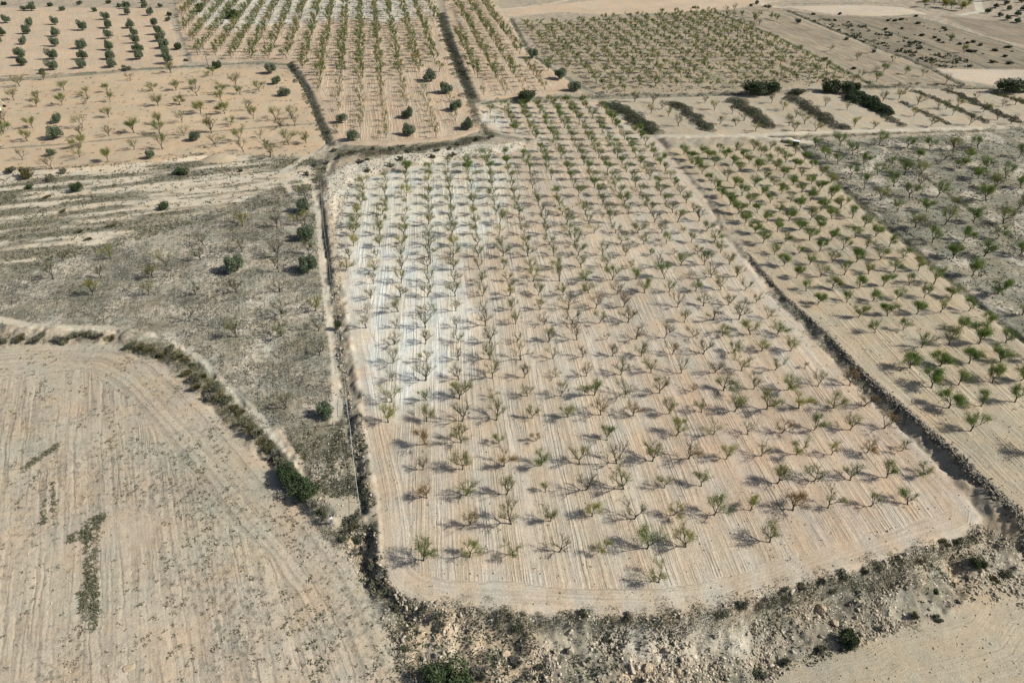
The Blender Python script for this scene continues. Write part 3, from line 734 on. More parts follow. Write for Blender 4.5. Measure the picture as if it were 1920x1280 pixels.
FALLOWR = P3([(745,830),(885,820),(1105,815),(1265,830),(1390,840),(1520,850),(1660,835),(1170,930),(1470,900),(1608,900),(805,890),(955,870),(1320,905),(870,925),(1015,925),(1555,950),(1700,950),(1890,890),(945,990),(1095,985),(1245,985),(1340,980),(1815,1000),(1660,1005),(1020,1060),(1185,1050),(1330,1050),(1745,1070),(1110,1130),(1275,1110),(1430,1110),(1900,1060),(1205,1195),(1370,1190),(1530,1180),(1705,1130),(1310,1280),(1475,1265),(1635,1250),(1800,1260),(1880,1180)], 1280, 0)+P3([(1403,85),(1580,75),(1765,65),(1520,175),(1695,160),(1890,160),(1632,270),(1770,370),(1910,490)], 1280, 427)
TERR = P3([(125,580),(180,620),(278,640),(208,700),(300,710),(345,680),(410,740),(500,580),(565,620),(635,660),(597,710),(685,698),(745,738),(630,740),(800,600),(925,620),(965,715),(1070,725),(1125,570),(1215,560),(1300,655),(1395,710),(1320,590),(1435,615),(1610,705),(1515,650),(1550,600),(1770,675),(1690,630),(1650,560),(1845,700),(1800,600),(1870,590),(1250,530),(1480,615)], 1280, 0)+P3([(1755,580),(1650,575),(1740,640),(1800,615),(1840,655),(1895,710)], 640, 0)
STRIPR = P3([(490,130),(575,125),(510,200),(575,205),(670,190),(800,200),(860,190),(960,120),(800,245),(990,215),(1060,235),(650,265),(830,250),(860,290),(770,320)], 1280, 0, 6.0)+P3([(980,340),(830,290),(1080,410),(1130,405),(1180,350),(1070,300),(1090,460),(1350,430),(1400,380),(1480,470),(1250,420),(1010,430),(1500,240),(1580,300)], 1280, 0)

# landmarks used to tell scattered trees apart
LM = []
def landmark(px_, py_, phrase): LM.append((px_, py_, phrase))
def relate(pts, marks):
    """for every point: (landmark phrase, side, rank) unique within the list"""
    ass = []
    for (x, y) in pts:
        best = min(marks, key=lambda m: (m[0]-x)**2+((m[1]-y)*1.8)**2)
        dx = x-best[0]; dy = (y-best[1])*1.8
        side = ('right' if dx > 0 else 'left') if abs(dx) > abs(dy) else ('near' if dy > 0 else 'far')
        ass.append((best, side, dx*dx+dy*dy))
    out = []
    for a in ass:
        same = sorted([b[2] for b in ass if b[0] is a[0] and b[1] == a[1]])
        rk = same.index(a[2])+1
        s = {'right': 'to the right of', 'left': 'to the left of', 'near': 'on the near side of', 'far': 'on the far side of'}[a[1]]
        out.append(('nearest' if rk == 1 else ordw(rk)+' nearest')+' '+s+' '+a[0][2])
    return out
def scatter_trees(pts, marks, looks, group, kind, smin, smax, seed, cat='almond tree', name='almond_tree', noun='almond'):
    rg = random.Random(seed)
    X, Y, Z = place([p[0] for p in pts], [p[1] for p in pts]); rel = relate(pts, marks)
    for n, p in enumerate(pts):
        d, h = rg.choices([l[0] for l in looks], [l[1] for l in looks])[0]
        lk = {'bare': 'bare', 'sparse': 'sparse', 'medium': 'green', 'full': 'leafy'}[d]
        tree(X[n], Y[n], Z[n]-.05, kind, rg.randrange(NVAR), d, h, f'{lk} {noun}, {rel[n]}', cat, group, rg.uniform(smin, smax), rz=rg.uniform(0, 6.28), name=name)
scatter_trees(LEFTMID, [(110, 230, 'left olive pair'), (368, 265, 'lone round olive in orange field'), (282, 297, 'olive near the ditch'), (425, 203, 'thickest almond clump'), (519, 180, 'olives in far corner'), (96, 300, 'olive in lower left strip'), (40, 170, 'cream machine'), (250, 150, 'far field edge bushes')],
              [(('sparse', 'olive'), 4), (('medium', 'olive'), 3), (('bare', 'olive'), 3), (('full', 'olive'), 1.5), (('medium', 'green'), 2)], 'almond trees in the orange field at left', 'open', 1.15, 1.6, 31, name='small_almond_tree')
scatter_trees(FALLOWL, [(446, 507, 'single dark olive in weedy plot'), (576, 445, 'olives by the fence track'), (612, 775, 'round green tree by wooden gate'), (90, 480, 'left edge scrub'), (300, 640, 'bend of the pale path')],
              [(('bare', 'olive'), 6), (('bare', 'yellow'), 1), (('sparse', 'olive'), 2), (('sparse', 'yellow'), 1.5)], 'wintry almond trees in the weedy left plot', 'open', 1.05, 1.4, 32, name='small_almond_tree')
scatter_trees(FALLOWR, [(1492, 268, 'white block by the road'), (1700, 258, 'roadside rubble edge'), (1747, 343, 'weedy line across right plot'), (1880, 300, 'right photo edge'), (1740, 486, 'weedy edge of green orchard'), (1863, 423, 'lower end of weedy line')],
              [(('full', 'green'), 5), (('medium', 'green'), 5), (('medium', 'olive'), 2), (('bare', 'olive'), 1)], 'leafy almond trees in the grey weedy plot at right', 'open', 1.1, 1.55, 33, name='leafy_almond_tree')
scatter_trees(TERR, [(1187, 220, 'first scrub strip'), (1298, 220, 'second scrub strip'), (1407, 213, 'third scrub strip'), (1528, 213, 'fourth scrub strip'), (1630, 193, 'dark green hedge'), (1735, 212, 'thin weedy strip'), (1790, 200, 'long far-right strip'), (1850, 200, 'last scrub strip')],
              [(('sparse', 'yellow'), 3), (('bare', 'olive'), 4), (('sparse', 'olive'), 3), (('medium', 'yellow'), 1.5)], 'small almond trees on the terraces above the road', 'young', 1.0, 1.35, 34, name='small_almond_tree')
scatter_trees(STRIPR, [(1545, 113, 'yellow bush'), (1400, 20, 'top left end of strip'), (1650, 100, 'dark ditch'), (1700, 130, 'lower end of strip')],
              [(('bare', 'olive'), 3), (('sparse', 'olive'), 3), (('medium', 'green'), 3)], 'scattered almond trees on the far brown strip', 'young', 1.0, 1.35, 35, name='small_almond_tree')

TOPR = P3([(800, 90), (905, 60), (1000, 95), (1040, 90), (1100, 110), (1215, 120), (1260, 95), (1290, 60), (1135, 60), (1180, 40), (870, 30), (960, 30), (1075, 30), (1500, 20), (1640, 12), (1760, 10)], 1600, 0, 6.0)
scatter_trees(TOPR, [(1740, 20, 'corner of the bushy far field'), (1832, 12, 'pale track in the top right corner')], [(('full', 'yellow'), 3), (('full', 'olive'), 3), (('medium', 'green'), 2)], 'yellow-green almond trees at the top right corner', 'open', 1.4, 1.8, 36, name='small_almond_tree')
# ---- far orchards: lattices of many small trees, the far masses as one object each
def lattice_items(Pn, org, a, du, dv, hues, seed, drop=.04, jit=.25, smin=.85, smax=1.15, variants=6, nleaf=240, size=.17, skip=None, dv_phase=0):
    rg = random.Random(seed); P = FD[Pn]['P']; out = []
    ox, oy = G(*org, FD[Pn]['z']); ox = float(ox); oy = float(oy)
    x0, x1, y0, y1 = P[:, 0].min(), P[:, 0].max(), P[:, 1].min(), P[:, 1].max()
    pts = []
    for i in range(-40, 60):
        for j in range(-60, 90):
            x = ox+i*du+a*j*dv; y = oy+j*dv
            if x < x0 or x > x1 or y < y0 or y > y1 or rg.random() < drop: continue
            pts.append((x+rg.gauss(0, jit), y+rg.gauss(0, jit)))
    X = np.array([p[0] for p in pts]); Y = np.array([p[1] for p in pts])
    s = sd_poly(P, X, Y); pxx, pyy = proj(X, Y, 1.3); ok = (s > 1.5) & (pxx > -25) & (pxx < 1945) & (pyy > -30)
    if skip is not None: ok &= ~skip(pxx, pyy)
    Z = zfun(X, Y)
    for n in np.nonzero(ok)[0]:
        h = rg.choices([q[0] for q in hues], [q[1] for q in hues])[0]
        out.append((X[n], Y[n], Z[n]-.03, rg.uniform(smin, smax), h, rg.uniform(0, 6.28), rg.randrange(variants), pxx[n], pyy[n]))
    return out
BIGOL = [(808, 151), (835, 173), (855, 206), (767, 220), (768, 251), (878, 240), (663, 262), (641, 230), (1000, 110), (1052, 146), (1077, 170)]
def near_olive(px_, py_):
    r = np.zeros(px_.shape, bool)
    for a_, b_ in BIGOL: r |= ((px_-a_)**2+((py_-b_)*1.6)**2) < 26**2
    r |= (py_ > 178) & (px_ > 700) & (px_ < 745) & False
    return r
mass = []
def leafy(h): return h
it = lattice_items('central_far', (676, 150), -.179, 8.2, 5.6, [('green', 6), ('olive', 3), ('yellow', 1)], 51, drop=.04, skip=near_olive)
it += lattice_items('strip_far', (905, 170), -.17, 8.0, 5.6, [('green', 5), ('olive', 3), ('yellow', 2)], 52, drop=.05, skip=near_olive)
mit = []
for (x, y, z, s, h, rz, k, pxx, pyy) in it:
    if pyy > 165 and h == 'green': h = 'olive'
    nl = 300 if pyy < 150 else 170
    wm, cm = lite('far', k, 'n%d' % nl, h+'_far', nl, .18); mit.append((x, y, z, s*(1.32 if pyy < 150 else 1.0), wm, cm, rz))
print('far central', len(mit))
merge_trees('distant_almond_trees', mit, 'long rows of almond trees in the orange orchard at the far centre', 'almond trees')
mit = []
it = lattice_items('grey_green', (1175, 172), -.19, 7.4, 6.6, [('green', 5), ('olive', 4)], 53, drop=.05, jit=.5)
for (x, y, z, s, h, rz, k, pxx, pyy) in it:
    wm, cm = lite('far', k, 'n200', 'green_far' if h == 'green' else 'olive_far', 330, .20); mit.append((x, y, z, s*1.3, wm, cm, rz))
print('grey green', len(mit)); FL = .72
merge_trees('spreading_almond_trees', mit, 'low spreading almond trees covering the grey-green far orchard', 'almond trees')

# ------------------------------------------------------------------ olives, bushes, hedges
def lobes_points(rgn, n, dims, nl, low=.0, fill=.25):
    """points spread over the outside of a clump of lobes; dims = half sizes"""
    C_ = []
    for i in range(nl):
        a = rgn.uniform(0, 6.283); r = rgn.uniform(.25, .72); C_.append((math.cos(a)*r, math.sin(a)*r, rgn.uniform(.25, .78), rgn.uniform(.24, .44)))
    C_.append((0, 0, .5, .46))
    C_ = np.array(C_)
    k = rgn.integers(0, len(C_), n); d = rgn.normal(size=(n, 3)); d /= np.linalg.norm(d, axis=1)[:, None]
    rr = C_[k, 3][:, None]*(1-fill*rgn.uniform(0, 1, (n, 1))**1.5)*(.85+.32*rgn.uniform(0, 1, (n, 1))**2)
    P = C_[k, :3]+d*rr
    P[:, 2] = np.where(P[:, 2] < low, low+np.abs(P[:, 2]-low)*.35, P[:, 2])
    P[:, 2] *= .95
    return P*np.array(dims)*np.array((1, 1, 1.0)), d
BU = {}
def bush_mesh(kind, k):
    key = (kind, k)
    if key in BU: return BU[key]
    rgn = np.random.default_rng(900+k*13+len(kind)*101+ord(kind[0])*7)
    spec = {'olive': (4200, (1.85, 1.85, 2.4), 9, .12, 'leaf_olivetree', .3, .45), 'dark': (3800, (1.7, 1.7, 2.15), 10, .125, 'leaf_dark', .06, .35),
            'scrub': (1000, (1.0, 1.0, 1.0), 5, .11, 'leaf_scrub', .02, .6), 'esparto': (1100, (1.0, 1.0, .95), 5, .11, 'leaf_esparto', .02, .7),
            'ashy': (900, (1.0, 1.0, .9), 5, .11, 'leaf_ashy', .02, .7), 'yellow': (2200, (1.6, 1.6, 1.9), 6, .13, 'leaf_esparto', .02, .5)}[kind]
    n, dims, nl, sz, mt, low, fill = spec
    P, d = lobes_points(rgn, n, dims, nl, low, fill)
    if kind == 'olive':
        P, d = lobes_points(rgn, n, (dims[0], dims[1], 2.6), nl, .22, fill)
    asp = 3.2 if kind in ('esparto', 'yellow') else 1.7
    V, Fq = quads(P, sz, rgn, None if kind in ('esparto',) else d*.3, asp)
    if kind in ('esparto', 'yellow', 'ashy'):   # blades point outwards from the foot
        dirs = P/np.linalg.norm(P, axis=1)[:, None]+np.array((0, 0, .3)); dirs /= np.linalg.norm(dirs, axis=1)[:, None]
        sd2 = np.cross(dirs, rgn.normal(size=P.shape)); sd2 /= np.linalg.norm(sd2, axis=1)[:, None]
        L_ = sz*rgn.uniform(1.2, 2.4, (len(P), 1)); wv = sz*.28
        V = np.stack([P-dirs*L_*.5-sd2*wv, P-dirs*L_*.5+sd2*wv, P+dirs*L_*.5+sd2*wv*.3, P+dirs*L_*.5-sd2*wv*.3], 1).reshape(-1, 3)
    BU[key] = mesh('foliage', V, Fq, mt)
    return BU[key]
WD = {}
def bush_wood(kind, k):
    key = (kind, k)
    if key in WD: return WD[key]
    rg2 = random.Random(k*7+3); mb = MB()
    if kind == 'olive':
        mb.tube([(0, 0, -.2), (.03, 0, .3), (.08, .05, .75)], [.24, .18, .15], 7)
        for i in range(5):
            a = i*1.257+rg2.uniform(-.3, .3); c, s = math.cos(a), math.sin(a)
            mb.tube([(.06, .04, .65), (c*.5, s*.5, 1.2), (c*.95, s*.95, 1.75)], [.09, .06, .025], 5)
    else:
        for i in range(7):
            a = i*.9+rg2.uniform(-.3, .3); c, s = math.cos(a), math.sin(a); l = rg2.uniform(.35, .6)
            mb.tube([(0, 0, -.15), (c*l*.5, s*l*.5, .4), (c*l, s*l, .85)], [.04, .03, .012], 4)
    WD[key] = mesh('stem', mb.v, mb.f, 'bark_grey'); return WD[key]
def bush(px_, py_, kind, label, cat, group, w_=1.0, h_=1.0, k=None, name=None, rz=None, asp=1.0):
    x, y, z = place(px_, py_); k = (int(px_*3+py_*7) % 5) if k is None else k
    nm = name or {'olive': 'olive_tree', 'dark': 'evergreen_bush', 'scrub': 'shrub', 'esparto': 'grass_clump', 'ashy': 'shrub', 'yellow': 'broom_bush'}[kind]
    t = thing(nm, label, cat, (float(x[0]), float(y[0]), float(z[0])-.05), (px_*1.7) % 6.28 if rz is None else rz, group, (w_*asp, w_, h_))
    add('crown' if kind == 'olive' else 'foliage', bush_mesh(kind, k), t)
    if kind in ('olive', 'dark', 'yellow'): add('trunk' if kind == 'olive' else 'stem', bush_wood(kind, k), t)
    return t
# far-left olive rows
OLC = [[(35, 130), (15, 205), (-5, 250)], [(180, 62), (175, 150), (155, 190), (140, 250), (122, 325), (125, 370)], [(310, 140), (320, 205), (310, 262), (300, 335), (300, 395)], [(465, 172), (465, 272), (468, 335), (468, 385)],
       [(600, 112), (608, 160), (612, 218), (620, 282), (628, 335), (632, 378)], [(713, 50), (718, 85), (740, 158), (755, 205), (765, 245), (778, 292), (790, 335)], [(818, 45), (848, 88), (870, 150), (890, 195), (905, 232), (925, 272), (940, 315), (945, 358)]]
for c, lst in enumerate(OLC):
    for k, p in enumerate(reversed(lst)):
        bush(p[0]/3, p[1]/3, 'olive', f'dark olive tree, {ordw(k+1)} from the near end of {ordw(c+1)} olive row from left', 'olive tree', 'olive rows in the far left orchard', 1.3+.4*((p[0]*7+p[1]) % 10)/10, 1.6+.35*((p[1]*3) % 7)/7)
OL2 = [((168, 157), 'upper right olive of the far-centre pair beside the ditch', 1.15)]
for (a, b, l, s) in [(808, 152, 'round olive highest of those beside the scrubby gully', 2.0), (835, 174, 'round olive just right of the gully pair top', 1.85), (855, 207, 'round olive hugging the gully edge halfway down', 1.6), (767, 221, 'round olive upper of the two left of gully foot', 1.6), (768, 252, 'round olive lowest, near the shrubby bank, left of gully foot', 1.6), (878, 242, 'round olive in the right corner of the orange orchard', 1.6), (663, 264, 'round olive in the left corner above the bank', 1.35), (641, 231, 'round olive at left border beside the ditch', 1.35), (998, 109, 'round olive farthest up along the strip border', 1.6), (1052, 148, 'round olive middle one along the strip border', 1.6), (1078, 170, 'round olive nearest one along the strip border', 1.6),
                     (519, 158, 'olive middle of three in the corner of orange field', 1.4), (533, 180, 'olive lowest of three in the corner of orange field', 1.4), (507, 138, 'olive topmost of three beside the curved ditch', 1.6),
                     (110, 230, 'small flat olive above its partner in orange field', 1.25), (104, 260, 'broad round olive below its flatter partner in orange field', 1.6), (368, 264, 'lone round olive with clear trunk in orange field', 1.15), (282, 297, 'olive close to the scrubby ditch edge', 1.1), (97, 292, 'slim grey olive in the lower left strip', .95),
                     (446, 507, 'single dark olive in the weedy left plot', 1.55), (577, 508, 'dark olive beside the fence track, lowest of three', 1.5), (576, 447, 'dark olive beside the fence track, middle of three', 1.45), (572, 397, 'dark olive beside the fence track, topmost of three', 1.45),
                     (1496, 44, 'small round tree standing alone on the grey far field', .95)]:
    bush(a, b, 'olive', l, 'olive tree', 'olive trees standing apart', s, s*.98)
for k, (a, b) in enumerate(sorted([(1852, 25), (1873, 32), (1888, 38), (1906, 43), (1866, 15), (1892, 20), (1908, 30), (1918, 20), (1885, 10), (1915, 6)])):
    bush(a, b, 'olive', f'olive tree at the top right corner, {ordw(k+1)} from the pale track', 'olive tree', 'olives in the top right corner', 1.15, 1.1)
bush(145, 358, 'dark', 'bright green round bush alone on the scrub slope', 'bush', None, 1.25, 1.15)
bush(309, 392, 'dark', 'small green bush with a dry brown skirt on the scrub slope', 'bush', None, .95, .85)
bush(343, 326, 'dark', 'low dark green bush near the ditch above the scrub slope', 'bush', None, 1.35, .8)
bush(452, 322, 'dark', 'tiny dark bush below the earth mound', 'bush', None, .45, .4)
bush(58, 332, 'yellow', 'large olive-yellow broom bush at the left scrub edge', 'bush', None, 2.1, 1.9)
bush(57, 353, 'dark', 'green bush just below the large broom bush', 'bush', None, .85, .6)
bush(20, 322, 'scrub', 'grey shrub at the left frame edge beside the broom bush', 'shrub', None, 2.0, 1.7)
bush(98, 338, 'scrub', 'grey shrub right of the large broom bush', 'shrub', None, 1.9, 1.6)
bush(120, 325, 'scrub', 'dark grey shrub on the ditch right of broom bush', 'shrub', None, 1.5, 1.5)
for a, b, l in [(118, 398, 'upper'), (210, 424, 'rightmost'), (150, 435, 'middle'), (165, 450, 'lowest'), (88, 370, 'leftmost')]:
    bush(a, b, 'esparto', f'dry grass clump on the left slope, {l} of the loose group', 'grass clump', 'grass clumps on the left slope', 1.35, .8)
bush(377, 22, 'dark', 'round dark bush at the top left among almond rows', 'bush', None, 2.0, 1.9)
bush(436, 35, 'dark', 'large dark double bush among the far almond rows', 'bush', None, 2.9, 2.2)
bush(408, 128, 'dark', 'dark bush on the field edge right of the utility pole', 'bush', None, 1.5, 1.4)
bush(335, 93, 'dark', 'dark bush at the corner between olives and almonds', 'bush', None, 1.3, 1.3)
bush(240, 132, 'scrub', 'wide dark shrub on the far field edge below the olives', 'shrub', None, 2.4, 2.1)
bush(350, 115, 'ashy', 'spiky grey shrub on the field edge left of the pole', 'shrub', None, 1.5, 1.4)
bush(80, 138, 'dark', 'dark bush among weeds on the far left field edge', 'bush', None, .8, .9)
bush(555, 905, 'dark', 'big dark green double bush beside the lower left field', 'bush', None, 1.35, 1.15)
bush(570, 928, 'dark', 'lower half of the big green bush thicket above the person', 'bush', None, 1.5, 1.2)
bush(537, 888, 'dark', 'upper smaller bush of the green thicket above the person', 'bush', None, 1.15, 1.0)
bush(613, 778, 'olive', 'round light green tree beside the wooden gate', 'tree', None, 1.05, 1.05, name='round_tree')
bush(842, 1285, 'dark', 'green bush cut by the bottom edge of the photo', 'bush', None, 1.9, 1.5)
bush(822, 1283, 'dark', 'smaller green bush left of the bottom-edge bush', 'bush', None, 1.0, .8)
bush(1588, 1205, 'dark', 'dark leggy bush at the foot of the rocky bank', 'bush', None, .95, 1.1)
bush(1832, 1060, 'dark', 'grey-green bush on the bank at lower right', 'bush', None, .75, .7)
bush(1718, 1055, 'esparto', 'small fresh green tuft on top of the rocky bank', 'grass clump', None, .9, .7)
bush(635, 615, 'dark', 'small dark bush growing on the fence line', 'bush', None, .55, .75)
bush(990, 190, 'dark', 'wide very dark bush at the far edge of the central orchard', 'bush', None, 1.9, 1.7, asp=1.5, rz=0)
bush(1040, 190, 'dark', 'small dark bush right of the wide dark bush', 'bush', None, .5, .45)
for a, b, l, w2, h3 in [(1425, 178, 'long dome-shaped dark green thicket above the terraces', 2.5, 2.5), (1555, 174, 'dark thicket joined to its right-hand twin above the terraces', 2.3, 2.3), (1592, 175, 'dark thicket behind the head of the sloping hedge', 2.1, 2.1), (1900, 173, 'dark thicket at the right photo edge above terraces', 2.7, 2.4)]:
    bush(a, b, 'dark', l, 'thicket', None, w2*.95, h3, asp=2.1 if a in (1425, 1900) else 1.35, rz=0, name='thicket')
bush(1500, 176, 'scrub', 'grey-green low shrub bank between two dark thickets', 'shrub', None, 3.4, 2.2, asp=1.9, rz=0)
bush(1545, 115, 'yellow', 'bright yellow-orange bush on the far strip border', 'bush', None, 1.0, .95).children[0].data.materials  # colour set below
bush(1420, 8, 'scrub', 'brown bush beside the far track', 'shrub', None, 2.2, 2.0)
bush(1408, 12, 'dark', 'small dark bush beside the brown one at the far track', 'bush', None, .8, .6)
bush(1440, 14, 'scrub', 'low green shrub patch at the far crossing', 'shrub', None, 2.6, 1.2)
for a, b, l in [(1500, 40, 'small dark bush high on the brown strip'), (1587, 75, 'small dark bush midway on the brown strip'), (1638, 98, 'small dark bush near the ditch on brown strip'), (1601, 130, 'small dark bush low on the brown strip'), (1717, 32, 'dark bush on the corner of the bushy field'), (1525, 28, 'dark bush at the upper left of the bushy field'), (1575, 27, 'dark bush on the upper edge of the bushy field'), (1300, 16, 'small dark bush on the plain far field')]:
    bush(a, b, 'dark', l, 'bush', None, .75, .5)
# top-left dark edge of trees and shrubs
rg = random.Random(77)
for k, (a, b) in enumerate(sorted([(8, 10), (45, 20), (62, 12), (95, 12), (118, 20), (150, 10), (205, 8), (225, 14), (300, 14), (270, 6), (318, 30), (316, 40), (178, 22)])):
    bush(a, b, 'olive' if k % 3 else 'dark', f'dark tree or bush along the top left edge, {ordw(k+1)} from left', 'bush', 'dark belt along the top left edge', 1.1, 1.0, name='belt_tree')
# shrubs beside the pale path on the left
PATHSH = [(10, 636, 'scrub'), (35, 634, 'ashy'), (40, 632, 'esparto'), (68, 636, 'ashy'), (78, 628, 'scrub'), (112, 634, 'ashy'), (122, 640, 'scrub'), (140, 626, 'scrub'), (165, 624, 'scrub'), (186, 628, 'ashy'), (210, 632, 'esparto'), (248, 646, 'scrub'), (262, 650, 'esparto'), (280, 654, 'esparto'), (298, 662, 'ashy'), (310, 660, 'esparto'), (322, 652, 'scrub'), (335, 664, 'esparto'), (348, 672, 'esparto'), (362, 684, 'dark'), (352, 700, 'esparto'), (366, 710, 'scrub'), (380, 704, 'esparto'), (368, 724, 'esparto'), (394, 718, 'esparto'), (404, 730, 'scrub'), (416, 740, 'esparto'), (398, 742, 'ashy'), (425, 748, 'scrub'), (440, 764, 'esparto'), (452, 772, 'esparto'), (462, 790, 'scrub'), (470, 802, 'esparto'), (482, 812, 'scrub'), (496, 825, 'esparto'), (508, 838, 'esparto'), (514, 852, 'ashy'), (526, 862, 'scrub'), (588, 945, 'ashy'), (600, 958, 'scrub'), (606, 968, 'ashy')]
for k, (a, b, kd) in enumerate(sorted(PATHSH)):
    s = 1.35 if kd != 'dark' else .6
    bush(a, b+4, kd, f'{ {"scrub": "dull green", "ashy": "grey", "esparto": "brownish grassy", "dark": "bright green"}[kd]} shrub, {ordw(k+1)} from left along the edge of pale path', 'shrub', 'shrubs along the pale path', s*(.8+.4*((k*37) % 10)/10), s*(.65+.35*((k*53) % 10)/10), name='shrub')
# shrubs on the bank above the pale orchard
k = 0
for a, b in sorted([(625, 285), (640, 292), (662, 290), (680, 284), (700, 280), (716, 284), (735, 282), (752, 276), (770, 285), (788, 280), (806, 276), (820, 284), (842, 280), (858, 272), (878, 268), (895, 262), (920, 258), (690, 300), (675, 306), (590, 312), (605, 318), (575, 328), (612, 308), (752, 300), (812, 296), (690, 322), (735, 312), (850, 292)]):
    k += 1
    bush(a, b, 'scrub' if k % 4 else 'ashy', f'grey-green shrub, {ordw(k)} from left on bank above the pale orchard', 'shrub', 'shrubs on the bank above the pale orchard', 1.5*(.7+.5*((k*31) % 10)/10), 1.2*(.7+.4*((k*17) % 10)/10), name='shrub')
k = 0
for a, b, kd in sorted([(665, 990, 'esparto'), (648, 998, 'ashy'), (640, 1015, 'scrub'), (670, 1012, 'scrub'), (690, 1025, 'ashy'), (668, 1040, 'ashy'), (700, 1058, 'scrub'), (715, 1085, 'ashy'), (735, 1110, 'ashy'), (790, 1148, 'scrub'), (820, 1155, 'scrub'), (705, 1090, 'scrub'), (745, 1140, 'scrub'), (760, 1180, 'ashy'), (825, 1175, 'ashy'), (965, 1180, 'scrub'), (970, 1240, 'ashy'), (1015, 1250, 'scrub'), (1140, 1200, 'ashy'), (1090, 1150, 'scrub'), (1180, 1158, 'scrub'), (760, 1215, 'scrub'), (1470, 1105, 'scrub'), (1500, 1100, 'scrub'), (1540, 1090, 'ashy'), (1580, 1082, 'scrub'), (1620, 1070, 'ashy'), (1650, 1060, 'scrub'), (1560, 1110, 'scrub'), (1480, 1125, 'scrub'), (1430, 1128, 'ashy'), (1770, 1018, 'esparto'), (1800, 1018, 'scrub'), (1715, 1155, 'esparto'), (1755, 1160, 'scrub'), (1755, 1110, 'dark'), (1860, 1085, 'esparto'), (1885, 1080, 'scrub'), (1650, 1180, 'ashy'), (1540, 1215, 'scrub'), (1470, 1240, 'scrub'), (1420, 1262, 'scrub'), (1390, 1140, 'scrub'), (1350, 1152, 'scrub'), (1000, 1270, 'ashy'), (1200, 1275, 'ashy'), (900, 1262, 'ashy')]):
    k += 1; s = 1.0 if kd != 'dark' else .4
    bush(a, b, kd, f'small {dict(esparto="yellowish", ashy="grey", scrub="dull green", dark="green")[kd]} shrub on the rocky lower bank, {ordw(k)} counted rightwards', 'shrub', 'shrubs on the rocky lower bank', s*(.75+.5*((k*31) % 10)/10), s*(.5+.35*((k*17) % 10)/10), name='shrub')

def strip(pts, width, height, kinds, label, cat, name, seed, z=0, step=.7, dens=95, size=.15, broken=0.0):
    """a continuous strip of scrub along a line: one thing, leafy clumps heaped along it"""
    rgn = np.random.default_rng(seed); P = poly(pts, z); L_ = []
    seg = np.linalg.norm(np.diff(P, axis=0), axis=1); tot = seg.sum(); cum = np.concatenate([[0], np.cumsum(seg)])
    root = None; parts = {}
    s = 0
    while s < tot:
        i = min(np.searchsorted(cum, s, side='right')-1, len(seg)-1); f = (s-cum[i])/seg[i]
        c = P[i]*(1-f)+P[i+1]*f; t = (P[i+1]-P[i])/seg[i]; nrm = np.array((-t[1], t[0]))
        s += step*rgn.uniform(.6, 1.4)
        if rgn.random() < broken: continue
        c = c+nrm*rgn.normal(0, width*.28); r = width*rgn.uniform(.32, .6); h = height*rgn.uniform(.35, 1.2)
        kd = kinds[rgn.integers(len(kinds))]
        n = int(dens*(r**1.3)*(.6+h)); d = rgn.normal(size=(n, 3)); d[:, 2] = np.abs(d[:, 2]); d /= np.linalg.norm(d, axis=1)[:, None]
        rr = 1-.35*rgn.uniform(0, 1, (n, 1))**2
        zc = float(zfun(c[0:1], c[1:2])[0])
        Q = d*rr*np.array((r, r, h))+np.array((c[0], c[1], zc-.1))
        parts.setdefault(kd, []).append(Q)
    o0 = P.mean(0); z0 = float(zfun(o0[0:1], o0[1:2])[0])
    root = thing(name, label, cat, (float(o0[0]), float(o0[1]), z0))
    for kd, lst in parts.items():
        Q = np.concatenate(lst)-np.array((o0[0], o0[1], z0)); V, Fq = quads(Q, size, rgn, None, 1.9)
        add('foliage' if kd not in ('leaf_ashy', 'leaf_straw') else 'dry_growth', mesh('foliage', V, Fq, kd), root)
    return root
SC = ['leaf_scrub', 'leaf_scrub', 'leaf_ashy']
strip([(1143, 194), (1165, 205), (1190, 222), (1210, 236), (1230, 250)], 4.6, 1.8, ['leaf_scrub', 'leaf_olivetree', 'leaf_scrub'], 'first sloping scrub strip on the terraces, at left', 'scrub strip', 'scrub_strip', 201, .4)
strip([(1262, 194), (1285, 208), (1310, 228), (1330, 246)], 4.0, 1.7, SC+['leaf_olivetree'], 'second sloping scrub strip on the terraces', 'scrub strip', 'scrub_strip', 202, .4)
strip([(1367, 188), (1392, 200), (1415, 218), (1445, 240)], 4.4, 1.8, SC+['leaf_olivetree'], 'third sloping scrub strip on the terraces', 'scrub strip', 'scrub_strip', 203, .4)
strip([(1478, 183), (1500, 195), (1530, 215), (1560, 232), (1582, 244)], 4.2, 1.6, SC, 'fourth, greyer scrub strip on the terraces', 'scrub strip', 'scrub_strip', 204, .4)
strip([(1592, 182), (1612, 188), (1640, 200), (1668, 215)], 5.5, 2.6, ['leaf_dark'], 'thick dark green sloping hedge on the terraces', 'hedge', 'hedge', 205, .4, .6, 110, .2)
strip([(1650, 214), (1670, 224), (1695, 237)], 3.0, .7, SC, 'low grey scrub below the dark green hedge', 'scrub strip', 'scrub_strip', 206, .4)
strip([(1690, 192), (1720, 206), (1750, 220), (1780, 234)], 2.2, .8, SC, 'thin scrub strip right of the dark hedge', 'scrub strip', 'scrub_strip', 207, .4)
strip([(1713, 171), (1750, 184), (1790, 202), (1850, 231)], 2.2, .9, SC+['leaf_dark'], 'long thin scrub strip second from the right edge', 'scrub strip', 'scrub_strip', 208, .4)
strip([(1772, 168), (1810, 184), (1860, 208), (1915, 232)], 2.8, 1.0, SC, 'long scrub strip nearest the right edge', 'scrub strip', 'scrub_strip', 209, .4)
strip([(1862, 176), (1890, 182), (1925, 196)], 3.0, 1.0, ['leaf_scrub', 'leaf_esparto'], 'short scrub strip cut by the right edge', 'scrub strip', 'scrub_strip', 210, .4)
